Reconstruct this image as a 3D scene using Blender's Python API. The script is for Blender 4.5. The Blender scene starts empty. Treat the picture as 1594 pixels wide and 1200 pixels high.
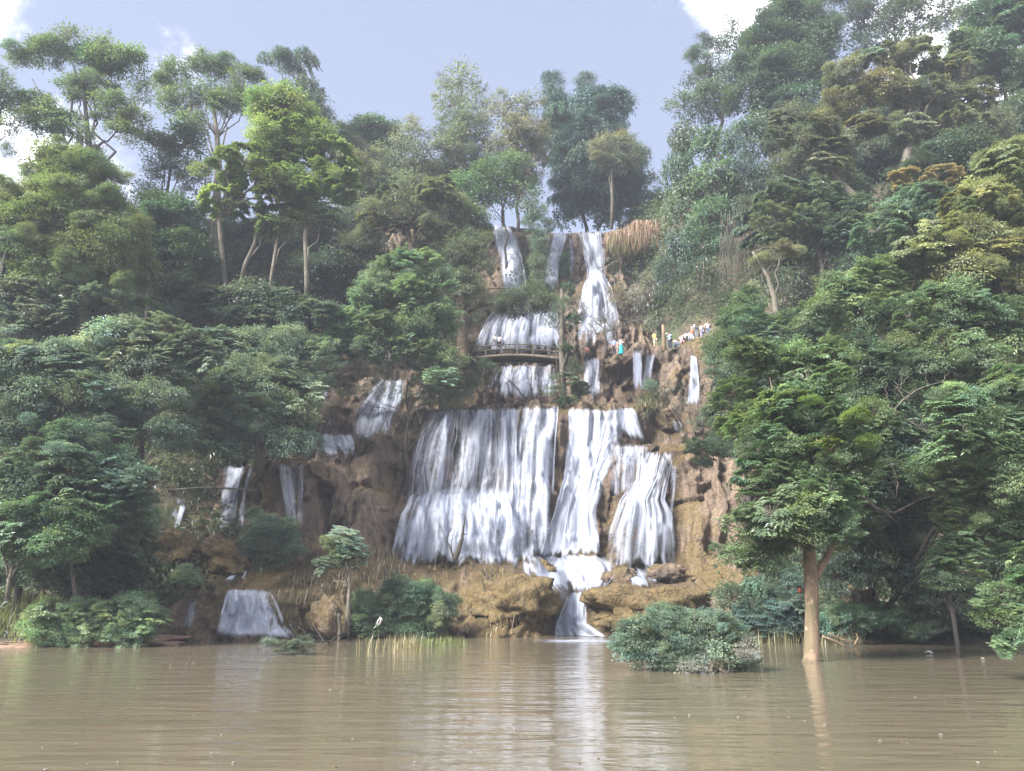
import bpy, math, random
import numpy as np
from mathutils import Vector, Matrix
from mathutils.bvhtree import BVHTree

random.seed(7)
RNG = np.random.default_rng(11)
scene = bpy.context.scene
COL = scene.collection

# ------------------------------------------------------------------ camera
CAM_H, PITCH, FPX, CX, CY = 2.2, math.radians(15.5), 1200.0, 797.0, 600.0
cd = bpy.data.cameras.new('camera')
cd.sensor_width = 36.0
cd.lens = FPX / 1594.0 * 36.0
cd.clip_start, cd.clip_end = 0.1, 3000.0
cam = bpy.data.objects.new('camera', cd)
COL.objects.link(cam)
cam.location = (0, 0, CAM_H)
cam.rotation_euler = (math.radians(90) + PITCH, 0, 0)
scene.camera = cam
CP, SP = math.cos(PITCH), math.sin(PITCH)


def ray_dir(px, py):
    v = (CY - py) / FPX
    return np.array([(px - CX) / FPX, CP - v * SP, SP + v * CP])


def pt(px, py, Y):
    """World point seen at that pixel of the photograph, at depth Y."""
    d = ray_dir(px, py)
    return np.array([0, 0, CAM_H]) + d * (Y / d[1])


def mpp(py, Y):
    return Y / ray_dir(CX, py)[1] / FPX


# ------------------------------------------------------------------ world, sun, exposure
SUN_EL, SUN_AZ = math.radians(39), math.radians(-128)      # azimuth from +Y, negative = left
sun_dir = Vector((math.sin(SUN_AZ) * math.cos(SUN_EL), math.cos(SUN_AZ) * math.cos(SUN_EL), math.sin(SUN_EL)))
world = bpy.data.worlds.new('World')
scene.world = world
world.use_nodes = True
wt = world.node_tree
wt.nodes.clear()


def wn(t, **kw):
    n = wt.nodes.new(t)
    for k, v in kw.items():
        setattr(n, k, v)
    return n


wout = wn('ShaderNodeOutputWorld')
wbg = wn('ShaderNodeBackground')
wbg.inputs['Strength'].default_value = 0.05
sky = wn('ShaderNodeTexSky', sky_type='NISHITA', sun_disc=False)
sky.sun_elevation = SUN_EL
sky.sun_rotation = SUN_AZ
sky.air_density, sky.dust_density, sky.ozone_density = 1.0, 1.6, 1.0
tc = wn('ShaderNodeTexCoord')
veil = wn('ShaderNodeMix', data_type='RGBA')
veil.inputs[0].default_value = 0.5
veil.inputs[7].default_value = (4.1, 4.5, 6.0, 1)
wt.links.new(sky.outputs[0], veil.inputs[6])
# clouds: a few banks (two of them in view) with billowy edges, and thin scattered cloud all round
noise = wn('ShaderNodeTexNoise')
noise.inputs['Scale'].default_value = 7.0
noise.inputs['Detail'].default_value = 7.0
noise.inputs['Roughness'].default_value = 0.6
wt.links.new(tc.outputs['Generated'], noise.inputs['Vector'])


def mth(op, a, b=None, clamp=False):
    n = wn('ShaderNodeMath', operation=op, use_clamp=clamp)
    for i, x in enumerate((a, b)):
        if x is None:
            continue
        if isinstance(x, (int, float)):
            n.inputs[i].default_value = x
        else:
            wt.links.new(x, n.inputs[i])
    return n.outputs[0]


def bank(px, py, rad):
    d = Vector(ray_dir(px, py)).normalized()
    vm = wn('ShaderNodeVectorMath', operation='DISTANCE')
    wt.links.new(tc.outputs['Generated'], vm.inputs[0])
    vm.inputs[1].default_value = d
    return mth('SUBTRACT', 1.0, mth('DIVIDE', vm.outputs['Value'], rad))


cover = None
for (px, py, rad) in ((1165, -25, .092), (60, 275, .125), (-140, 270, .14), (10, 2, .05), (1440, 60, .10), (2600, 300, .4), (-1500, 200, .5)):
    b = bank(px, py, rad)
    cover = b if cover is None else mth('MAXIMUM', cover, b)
for d in (Vector((0.3, -1, .6)), Vector((-.8, -.5, .5)), Vector((0.9, -.3, .7))):  # unseen banks behind the camera, kept bright as soft fill light
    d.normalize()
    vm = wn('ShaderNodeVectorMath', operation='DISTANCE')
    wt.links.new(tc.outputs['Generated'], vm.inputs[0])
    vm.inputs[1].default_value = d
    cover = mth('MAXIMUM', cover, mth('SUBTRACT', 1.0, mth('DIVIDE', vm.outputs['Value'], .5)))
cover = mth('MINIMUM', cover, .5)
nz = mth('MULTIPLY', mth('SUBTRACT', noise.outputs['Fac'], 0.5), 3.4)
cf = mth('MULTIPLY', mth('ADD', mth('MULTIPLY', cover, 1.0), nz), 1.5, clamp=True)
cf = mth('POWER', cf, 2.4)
cmix = wn('ShaderNodeMix', data_type='RGBA')
cmix.inputs[7].default_value = (27, 26.4, 27, 1)  # cloud brightness raised for fill light, mostly from the unseen banks
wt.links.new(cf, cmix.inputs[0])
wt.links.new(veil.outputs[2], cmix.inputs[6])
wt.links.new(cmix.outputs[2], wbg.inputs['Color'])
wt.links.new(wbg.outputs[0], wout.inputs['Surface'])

sl = bpy.data.lights.new('sun', 'SUN')
sl.energy = 4.6
sl.angle = math.radians(20)
sl.color = (1.0, 0.965, 0.92)
so = bpy.data.objects.new('sun', sl)
COL.objects.link(so)
so.rotation_euler = (-sun_dir).to_track_quat('-Z', 'Y').to_euler()

scene.render.engine = 'CYCLES'
cy = scene.cycles
cy.use_denoising = True
cy.max_bounces = 6
cy.diffuse_bounces = 3
cy.glossy_bounces = 3
cy.transmission_bounces = 4
cy.transparent_max_bounces = 12
cy.volume_bounces = 0
cy.sample_clamp_direct = 1.5
cy.sample_clamp_indirect = 1.0
cy.caustics_reflective = cy.caustics_refractive = False
scene.view_settings.view_transform = 'Standard'
scene.view_settings.look = 'None'
scene.view_settings.gamma = 1.0
scene.view_settings.use_curve_mapping = False
scene.view_settings.exposure = 1.92

# ------------------------------------------------------------------ helpers


def tag(o, label=None, cat=None, group=None, kind=None):
    if label: o['label'] = label
    if cat: o['category'] = cat
    if group: o['group'] = group
    if kind: o['kind'] = kind
    return o


def link(name, data, parent=None, mat=None):
    o = bpy.data.objects.new(name, data)
    COL.objects.link(o)
    if parent is not None:
        o.parent = parent
    if mat is not None:
        data.materials.append(mat)
    return o


def empty(name, loc, parent=None):
    o = bpy.data.objects.new(name, None)
    COL.objects.link(o)
    o.empty_display_size = 0.2
    o.location = loc
    if parent is not None:
        o.parent = parent
    return o


def mesh_np(name, verts, tris=None, quads=None, smooth=True):
    me = bpy.data.meshes.new(name)
    verts = np.asarray(verts, np.float32)
    nt = 0 if tris is None else len(tris)
    nq = 0 if quads is None else len(quads)
    me.vertices.add(len(verts))
    me.vertices.foreach_set('co', verts.ravel())
    loops = []
    if nt: loops.append(np.asarray(tris, np.int32).ravel())
    if nq: loops.append(np.asarray(quads, np.int32).ravel())
    loops = np.concatenate(loops)
    me.loops.add(len(loops))
    me.loops.foreach_set('vertex_index', loops)
    starts = np.concatenate([np.arange(nt) * 3, nt * 3 + np.arange(nq) * 4]).astype(np.int32)
    me.polygons.add(nt + nq)
    me.polygons.foreach_set('loop_start', starts)
    me.polygons.foreach_set('use_smooth', np.full(nt + nq, smooth))
    me.update(calc_edges=True)
    me.validate()
    return me


def fattr(me, name, vals):
    a = me.attributes.new(name, 'FLOAT', 'POINT')
    a.data.foreach_set('value', np.asarray(vals, np.float32))


class MB:
    """Collects shapes into one mesh (verts, faces, material index)."""
    def __init__(s):
        s.v, s.f, s.m, s.n = [], [], [], 0

    def add(s, v, f, m=0):
        s.v.append(np.asarray(v, float)); s.f += [tuple(i + s.n for i in q) for q in f]
        s.m += [m] * len(f); s.n += len(v)

    def tube(s, pts, rad, sides=6, m=0, cap=True, rough=0.0):
        pts = np.asarray(pts, float); n = len(pts)
        rad = np.full(n, rad) if np.isscalar(rad) else np.asarray(rad, float)
        t = np.gradient(pts, axis=0); t /= np.linalg.norm(t, axis=1)[:, None] + 1e-9
        a = np.array([0.0, 0, 1]) if abs(t[0][2]) < .9 else np.array([1.0, 0, 0])
        vs = []
        for i in range(n):
            u = np.cross(a, t[i]); u /= np.linalg.norm(u) + 1e-9
            w = np.cross(t[i], u); a = np.cross(t[i], u) * 0 + a
            for k in range(sides):
                g = 2 * math.pi * k / sides
                r = rad[i] * (1 + (random.uniform(-rough, rough) if rough else 0))
                vs.append(pts[i] + r * (math.cos(g) * u + math.sin(g) * w))
        f = [(i * sides + k, i * sides + (k + 1) % sides, (i + 1) * sides + (k + 1) % sides, (i + 1) * sides + k)
             for i in range(n - 1) for k in range(sides)]
        if cap:
            f += [tuple(range(sides))[::-1], tuple((n - 1) * sides + k for k in range(sides))]
        s.add(vs, f, m)

    def box(s, c, d, m=0, rz=0.0):
        x, y, z = d[0] / 2, d[1] / 2, d[2] / 2
        v = np.array([(a * x, b * y, e * z) for a in (-1, 1) for b in (-1, 1) for e in (-1, 1)])
        cr, sr = math.cos(rz), math.sin(rz)
        v = np.stack([v[:, 0] * cr - v[:, 1] * sr, v[:, 0] * sr + v[:, 1] * cr, v[:, 2]], 1) + np.asarray(c)
        s.add(v, [(0, 1, 3, 2), (4, 6, 7, 5), (0, 4, 5, 1), (2, 3, 7, 6), (0, 2, 6, 4), (1, 5, 7, 3)], m)

    def mesh(s, name, smooth=True):
        me = bpy.data.meshes.new(name)
        me.from_pydata(np.concatenate(s.v).tolist(), [], s.f)
        me.polygons.foreach_set('material_index', np.array(s.m, np.int32))
        me.polygons.foreach_set('use_smooth', np.full(len(s.f), smooth))
        me.update()
        return me


# smooth 2-D / 3-D value noise in numpy, range about -1..1
_T = RNG.uniform(-1, 1, 1 << 16)


def _h(ix, iy, iz, seed):
    return _T[((ix * 73856093) ^ (iy * 19349663) ^ (iz * 83492791) ^ (seed * 2654435)) & 0xFFFF]


def vnoise(x, y, z=0.0, seed=0):
    x, y, z = np.broadcast_arrays(np.asarray(x, float), np.asarray(y, float), np.asarray(z, float))
    ix, iy, iz = np.floor(x).astype(np.int64), np.floor(y).astype(np.int64), np.floor(z).astype(np.int64)
    fx, fy, fz = x - ix, y - iy, z - iz
    fx, fy, fz = [f * f * f * (f * (f * 6 - 15) + 10) for f in (fx, fy, fz)]
    r = 0
    for a in (0, 1):
        for b in (0, 1):
            for c in (0, 1):
                w = (fx if a else 1 - fx) * (fy if b else 1 - fy) * (fz if c else 1 - fz)
                r = r + w * _h(ix + a, iy + b, iz + c, seed)
    return r


def fbm(x, y, z=0.0, seed=0, octv=4, gain=0.5):
    r, a = 0, 1.0
    for o in range(octv):
        r = r + a * vnoise(x * 2 ** o, y * 2 ** o, np.asarray(z) * 2 ** o, seed + o * 17)
        a *= gain
    return r


# ------------------------------------------------------------------ materials
def mat(name):
    m = bpy.data.materials.new(name)
    m.use_nodes = True
    t = m.node_tree
    p = t.nodes['Principled BSDF']
    return m, t, p


def N(t, typ, **kw):
    n = t.nodes.new(typ)
    for k, v in kw.items():
        setattr(n, k, v)
    return n


def ramp(t, fac, stops):
    r = N(t, 'ShaderNodeValToRGB')
    e = r.color_ramp.elements
    while len(e) > 1: e.remove(e[-1])
    e[0].position, e[0].color = stops[0][0], (*stops[0][1], 1)
    for p, c in stops[1:]:
        q = e.new(p); q.color = (*c, 1)
    t.links.new(fac, r.inputs[0])
    return r.outputs[0]


def noise_tex(t, scale, detail=4, rough=.55, vec=None, stretch=None, dist=0.0):
    n = N(t, 'ShaderNodeTexNoise')
    n.inputs['Scale'].default_value = scale
    n.inputs['Detail'].default_value = detail
    n.inputs['Roughness'].default_value = rough
    n.inputs['Distortion'].default_value = dist
    if vec is None:
        g = N(t, 'ShaderNodeNewGeometry'); vec = g.outputs['Position']
    if stretch:
        mp = N(t, 'ShaderNodeMapping'); mp.inputs['Scale'].default_value = stretch
        t.links.new(vec, mp.inputs[0]); vec = mp.outputs[0]
    t.links.new(vec, n.inputs['Vector'])
    return n.outputs['Fac']


def M2(t, op, a, b, clamp=False):
    n = N(t, 'ShaderNodeMath', operation=op, use_clamp=clamp)
    for i, x in enumerate((a, b)):
        if isinstance(x, (int, float)): n.inputs[i].default_value = x
        elif x is not None: t.links.new(x, n.inputs[i])
    return n.outputs[0]


def mixc(t, fac, a, b, mode='MIX'):
    n = N(t, 'ShaderNodeMix', data_type='RGBA', blend_type=mode)
    for i, x in ((0, fac), (6, a), (7, b)):
        if isinstance(x, (int, float)): n.inputs[i].default_value = x
        elif isinstance(x, tuple): n.inputs[i].default_value = (*x, 1)
        else: t.links.new(x, n.inputs[i])
    return n.outputs[2]


def bump(t, p, h, strength=.5, dist=.05, normal=None):
    b = N(t, 'ShaderNodeBump')
    b.inputs['Strength'].default_value = strength
    b.inputs['Distance'].default_value = dist
    t.links.new(h, b.inputs['Height'])
    if normal is not None: t.links.new(normal, b.inputs['Normal'])
    if p is not None: t.links.new(b.outputs[0], p.inputs['Normal'])
    return b.outputs[0]


MAT = {}


def make_leaf(name, rough=.45, spec=.5, trans=.42):
    m, t, p = mat(name)
    oi = N(t, 'ShaderNodeObjectInfo')
    at = N(t, 'ShaderNodeAttribute', attribute_name='tint')
    # tint 0..1: from the deep old leaf colour to a paler, yellower young leaf
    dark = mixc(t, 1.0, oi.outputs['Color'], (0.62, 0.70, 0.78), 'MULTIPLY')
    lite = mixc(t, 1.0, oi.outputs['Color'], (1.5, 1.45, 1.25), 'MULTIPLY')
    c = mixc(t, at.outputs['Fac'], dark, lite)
    t.links.new(c, p.inputs['Base Color'])
    p.inputs['Roughness'].default_value = rough
    p.inputs['Specular IOR Level'].default_value = spec
    tr = N(t, 'ShaderNodeBsdfTranslucent')
    tcx = mixc(t, 1.0, c, (1.35, 1.4, .75), 'MULTIPLY')
    t.links.new(tcx, tr.inputs['Color'])
    mx = N(t, 'ShaderNodeMixShader')
    mx.inputs[0].default_value = trans
    t.links.new(p.outputs[0], mx.inputs[1]); t.links.new(tr.outputs[0], mx.inputs[2])
    t.links.new(mx.outputs[0], t.nodes['Material Output'].inputs['Surface'])
    MAT[name] = m


make_leaf('leaf', spec=.6)
make_leaf('leaf_gloss', rough=.40, spec=.6, trans=.34)


def make_bark(name, a, b):
    m, t, p = mat(name)
    f = noise_tex(t, 5, 6, .65, stretch=(1, 1, .25))
    g = noise_tex(t, .9, 3)
    c = ramp(t, f, [(.3, a), (.7, b)])
    c = mixc(t, ramp(t, g, [(.45, (0, 0, 0)), (.62, (.75, .75, .75))]), c, (a[0] * .9, a[1] * 1.15, a[2] * .9))
    lich = ramp(t, noise_tex(t, 3.3, 4, .6), [(.58, (0, 0, 0)), (.66, (1, 1, 1))])
    c = mixc(t, M2(t, 'MULTIPLY', lich, .55), c, tuple(min(.5, x * 1.35) for x in b))
    t.links.new(c, p.inputs['Base Color'])
    p.inputs['Roughness'].default_value = .9
    bump(t, p, f, .6, .06)
    MAT[name] = m


make_bark('bark_grey', (.06, .05, .04), (.19, .165, .13))
make_bark('bark_pale', (.065, .056, .045), (.165, .142, .112))
make_bark('bark_shaded', (.014, .012, .01), (.045, .036, .03))  # near-black bark copy: shade on hidden and bank trunks put into the colour
make_bark('bark_red', (.055, .036, .026), (.15, .098, .068))
make_bark('bark_tan', (.10, .068, .044), (.27, .19, .13))
make_bark('bark_dark', (.035, .03, .025), (.11, .09, .07))
make_bark('wood', (.10, .075, .05), (.24, .19, .13))

# travertine: buff / pinkish brown with vertical streaks, ochre moss, dark crust
def make_rock(name, mossy):
    m, t, p = mat(name)
    big = noise_tex(t, .22, 4)
    streak = noise_tex(t, 2.2, 6, .6, stretch=(1, 1, .12), dist=.3)
    fine = noise_tex(t, 6, 6, .65)
    c = ramp(t, streak, [(.28, (.045, .032, .024)), (.44, (.150, .108, .076)), (.60, (.235, .172, .122)), (.78, (.34, .255, .19))])
    c = mixc(t, M2(t, 'MULTIPLY', ramp(t, fine, [(.35, (0, 0, 0)), (.7, (1, 1, 1))]), .35), c, (.13, .10, .075))
    crust = ramp(t, noise_tex(t, .55, 5, .6, stretch=(1, 1, .35)), [(.54, (0, 0, 0)), (.66, (1, 1, 1))])
    c = mixc(t, M2(t, 'MULTIPLY', crust, .8), c, (.045, .038, .028))
    geo = N(t, 'ShaderNodeNewGeometry')
    sx = N(t, 'ShaderNodeSeparateXYZ'); t.links.new(geo.outputs['Position'], sx.inputs[0])
    sn = N(t, 'ShaderNodeSeparateXYZ'); t.links.new(geo.outputs['Normal'], sn.inputs[0])
    low = N(t, 'ShaderNodeMapRange'); low.inputs[1].default_value = 9; low.inputs[2].default_value = 2.5
    t.links.new(sx.outputs['Z'], low.inputs[0])
    mo = M2(t, 'ADD', M2(t, 'ADD', M2(t, 'MULTIPLY', low.outputs[0], .30), mossy), M2(t, 'MULTIPLY', sn.outputs['Z'], .30))
    mo = M2(t, 'ADD', mo, M2(t, 'MULTIPLY', M2(t, 'SUBTRACT', big, .5), 2.4))
    mo = M2(t, 'ADD', mo, M2(t, 'MULTIPLY', M2(t, 'SUBTRACT', fine, .5), 1.2))
    mo = ramp(t, mo, [(.18, (0, 0, 0)), (.42, (1, 1, 1))])
    mossc = ramp(t, noise_tex(t, 3.1, 5, .65), [(.3, (.05, .045, .016)), (.55, (.14, .098, .032)), (.75, (.23, .16, .06))])
    c = mixc(t, M2(t, 'MULTIPLY', mo, .8), c, mossc)
    wet = N(t, 'ShaderNodeAttribute', attribute_name='wet')
    c = mixc(t, M2(t, 'MULTIPLY', wet.outputs['Fac'], .6), c, mixc(t, 1.0, c, (.42, .40, .40), 'MULTIPLY'))
    t.links.new(c, p.inputs['Base Color'])
    t.links.new(M2(t, 'SUBTRACT', .68, M2(t, 'MULTIPLY', wet.outputs['Fac'], .38)), p.inputs['Roughness'])
    p.inputs['Specular IOR Level'].default_value = .35
    b1 = bump(t, None, streak, .9, .35)
    vo = N(t, 'ShaderNodeTexVoronoi', feature='DISTANCE_TO_EDGE')
    vo.inputs['Scale'].default_value = 1.0
    mp = N(t, 'ShaderNodeMapping'); mp.inputs['Scale'].default_value = (2.2, 2.2, 1.1)
    t.links.new(geo.outputs['Position'], mp.inputs[0]); t.links.new(mp.outputs[0], vo.inputs['Vector'])
    crk = ramp(t, vo.outputs[0], [(.0, (0, 0, 0)), (.09, (1, 1, 1))])
    b2 = bump(t, None, crk, .45, .10, b1)
    bump(t, p, fine, 1.0, .2, b2)
    MAT[name] = m


make_rock('travertine', 0.0)
make_rock('mossy_rock', .5)

m, t, p = mat('soil')
f = noise_tex(t, 1.4, 7, .65)
g = noise_tex(t, .35, 4)
c = ramp(t, f, [(.3, (.03, .028, .018)), (.55, (.085, .065, .042)), (.75, (.17, .125, .085))])
c = mixc(t, ramp(t, g, [(.42, (0, 0, 0)), (.6, (1, 1, 1))]), c, (.045, .058, .022))
t.links.new(c, p.inputs['Base Color']); p.inputs['Roughness'].default_value = .95
bump(t, p, f, .9, .3)
MAT['soil'] = m

m, t, p = mat('bank_clay')
f = noise_tex(t, 2.5, 7, .65)
c = ramp(t, f, [(.3, (.10, .06, .04)), (.55, (.22, .14, .095)), (.75, (.33, .22, .155))])
t.links.new(c, p.inputs['Base Color']); p.inputs['Roughness'].default_value = .85
bump(t, p, f, .9, .15)
MAT['bank_clay'] = m

# the river: silty, brown-green, rippled
m, t, p = mat('river_water')
silt = noise_tex(t, .05, 3, .5, stretch=(1, 2.5, 1))
c = ramp(t, silt, [(.3, (.124, .102, .070)), (.7, (.114, .102, .068))])
t.links.new(c, p.inputs['Base Color'])
p.inputs['Roughness'].default_value = .06
p.inputs['IOR'].default_value = 1.33
w1 = noise_tex(t, 1.0, 3, .5, stretch=(.42, 1.5, 1), dist=.5)
w2 = noise_tex(t, 1.0, 2, .5, stretch=(1.3, 4.4, 1), dist=.4)
patch = noise_tex(t, .09, 2, .5, stretch=(.6, 1.5, 1))
big_ = noise_tex(t, .22, 3, .6, stretch=(.35, 1.3, 1), dist=.6)
b0 = bump(t, None, big_, .4, .18)
bb = N(t, 'ShaderNodeBump'); bb.inputs['Distance'].default_value = .12
t.links.new(M2(t, 'MULTIPLY', patch, .72), bb.inputs['Strength']); t.links.new(w1, bb.inputs['Height']); t.links.new(b0, bb.inputs['Normal'])
b1 = bb.outputs[0]
b = N(t, 'ShaderNodeBump'); b.inputs['Distance'].default_value = .022
t.links.new(M2(t, 'MULTIPLY', patch, .9), b.inputs['Strength'])
t.links.new(w2, b.inputs['Height']); t.links.new(b1, b.inputs['Normal'])
t.links.new(b.outputs[0], p.inputs['Normal'])
MAT['river_water'] = m

# falling water: white broken strands; coverage comes from the flow, breakup from noise drawn out along the fall
def make_fall(name):
    m, t, p = mat(name)
    uv = N(t, 'ShaderNodeUVMap')
    cov = N(t, 'ShaderNodeAttribute', attribute_name='cover')
    s0 = noise_tex(t, 1, 2, .5, uv.outputs[0], (.85, .10, 1), .3)
    s1 = noise_tex(t, 1, 3, .6, uv.outputs[0], (2.3, .16, 1), .15)
    s2 = noise_tex(t, 1, 2, .6, uv.outputs[0], (5.2, .38, 1), .1)
    s3 = noise_tex(t, 1, 3, .6, uv.outputs[0], (3.5, 2.4, 1), .3)
    s = M2(t, 'ADD', M2(t, 'MULTIPLY', s1, .36), M2(t, 'ADD', M2(t, 'MULTIPLY', s2, .28), M2(t, 'MULTIPLY', s3, .10)))
    s = M2(t, 'ADD', s, M2(t, 'MULTIPLY', s0, .26))
    a = M2(t, 'ADD', M2(t, 'MULTIPLY', M2(t, 'SUBTRACT', s, .5), 8.0), M2(t, 'SUBTRACT', M2(t, 'MULTIPLY', cov.outputs['Fac'], 2.9), 1.30))
    sm = N(t, 'ShaderNodeMapRange', interpolation_type='SMOOTHSTEP')
    sm.inputs[1].default_value = -.7; sm.inputs[2].default_value = 1.5; sm.inputs[4].default_value = .92
    t.links.new(a, sm.inputs[0])
    p.inputs['Base Color'].default_value = (.47, .51, .61, 1)
    p.inputs['Roughness'].default_value = .45
    tr = N(t, 'ShaderNodeBsdfTranslucent'); tr.inputs[0].default_value = (.47, .51, .61, 1)
    bump(t, p, s, .8, .25)
    mx = N(t, 'ShaderNodeMixShader'); mx.inputs[0].default_value = .35
    t.links.new(p.outputs[0], mx.inputs[1]); t.links.new(tr.outputs[0], mx.inputs[2])
    tp = N(t, 'ShaderNodeBsdfTransparent')
    mm = N(t, 'ShaderNodeMixShader')
    t.links.new(sm.outputs[0], mm.inputs[0]); t.links.new(tp.outputs[0], mm.inputs[1]); t.links.new(mx.outputs[0], mm.inputs[2])
    t.links.new(mm.outputs[0], t.nodes['Material Output'].inputs['Surface'])
    MAT[name] = m


make_fall('fall_water')
m, t, p = mat('foam')
p.inputs['Base Color'].default_value = (.66, .70, .78, 1); p.inputs['Roughness'].default_value = .6
MAT['foam'] = m


def plain(name, col, rough=.7):
    if name in MAT: return MAT[name]
    m, t, p = mat(name)
    f = noise_tex(t, 9, 3)
    c = mixc(t, M2(t, 'MULTIPLY', f, .35), col, tuple(x * .6 for x in col))
    t.links.new(c, p.inputs['Base Color']); p.inputs['Roughness'].default_value = rough
    MAT[name] = m
    return m


# ------------------------------------------------------------------ terrain (setting)
GX = [-90, -45, -26, -12, 0, 12, 19, 27, 40, 90]
GP = [
    [(-60, -1.5), (30, -1.5), (38, .3), (44, 3), (56, 16), (72, 32), (95, 42), (220, 46)],
    [(-60, -1.5), (34, -1.5), (38, .2), (44, 2.5), (56, 16), (72, 31), (95, 40), (220, 44)],
    [(-60, -1.5), (36, -1.5), (39.5, .2), (45, 1.8), (56, 14), (72, 30), (95, 40), (220, 44)],
    [(-60, -1.5), (44, -1.5), (50, .2), (60, 6), (67, 13), (80, 29), (95, 41), (220, 45)],
    [(-60, -1.5), (50, -1.5), (60, .5), (66, 12), (76, 20), (84, 28), (93, 44), (220, 46)],
    [(-60, -1.5), (48, -1.5), (58, .5), (66, 12), (78, 22), (86, 32), (94, 45), (220, 48)],
    [(-60, -1.5), (40, -1.5), (44, .2), (52, 6), (62, 20), (74, 34), (86, 48), (110, 56), (220, 60)],
    [(-60, -1.5), (36, -1.5), (40, .3), (46, 4), (56, 18), (70, 36), (86, 52), (110, 60), (220, 64)],
    [(-60, -1.5), (28, -1.5), (34, .3), (40, 5), (50, 18), (66, 38), (86, 56), (110, 64), (220, 68)],
    [(-60, -1.5), (20, -1.5), (28, .3), (34, 5), (46, 18), (66, 40), (86, 58), (110, 66), (220, 70)],
]


def ground(x, Y):
    x = np.atleast_1d(np.asarray(x, float)); Y = np.atleast_1d(np.asarray(Y, float))
    zs = np.stack([np.interp(Y, [a for a, _ in p], [b for _, b in p]) for p in GP])
    xx = np.clip(x, GX[0], GX[-1])
    k = np.clip(np.searchsorted(GX, xx) - 1, 0, len(GX) - 2)
    g = np.array(GX, float)
    f = (xx - g[k]) / (g[k + 1] - g[k]); f = f * f * (3 - 2 * f)
    i = np.arange(len(xx))
    z = zs[k, i] * (1 - f) + zs[k + 1, i] * f
    slope = np.clip((Y - 42) / 20, .12, 1)
    return z + fbm(x / 7, Y / 7, 0, 5, 4) * 1.3 * slope


gx = np.concatenate([np.linspace(-240, -62, 12), np.linspace(-60, 60, 161), np.linspace(62, 240, 12)])
gy = np.concatenate([np.linspace(-160, 20, 10), np.linspace(22, 120, 131), np.linspace(126, 300, 14)])
XX, YY = np.meshgrid(gx, gy)
ZZ = ground(XX.ravel(), YY.ravel())
# the bank the photographer stands on, behind the camera
zb = np.interp(YY.ravel(), [-160, -30, -6, 2], [9, 3, .8, -1.5])
ZZ = np.maximum(ZZ, zb)
nx, ny = len(gx), len(gy)


def grid_quads(nx, ny):
    i = (np.arange(ny - 1)[:, None] * nx + np.arange(nx - 1)[None, :]).ravel()
    return np.stack([i, i + 1, i + nx + 1, i + nx], 1)


me = mesh_np('terrain', np.stack([XX.ravel(), YY.ravel(), ZZ], 1), quads=grid_quads(nx, ny))
tag(link('terrain', me, mat=MAT['soil']), kind='structure')

# river
rx = np.linspace(-240, 240, 60); ry = np.linspace(-20, 70, 50)
A, B = np.meshgrid(rx, ry)
me = mesh_np('river', np.stack([A.ravel(), B.ravel(), np.zeros(A.size)], 1), quads=grid_quads(60, 50))
tag(link('river', me, mat=MAT['river_water']), kind='structure')

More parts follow.
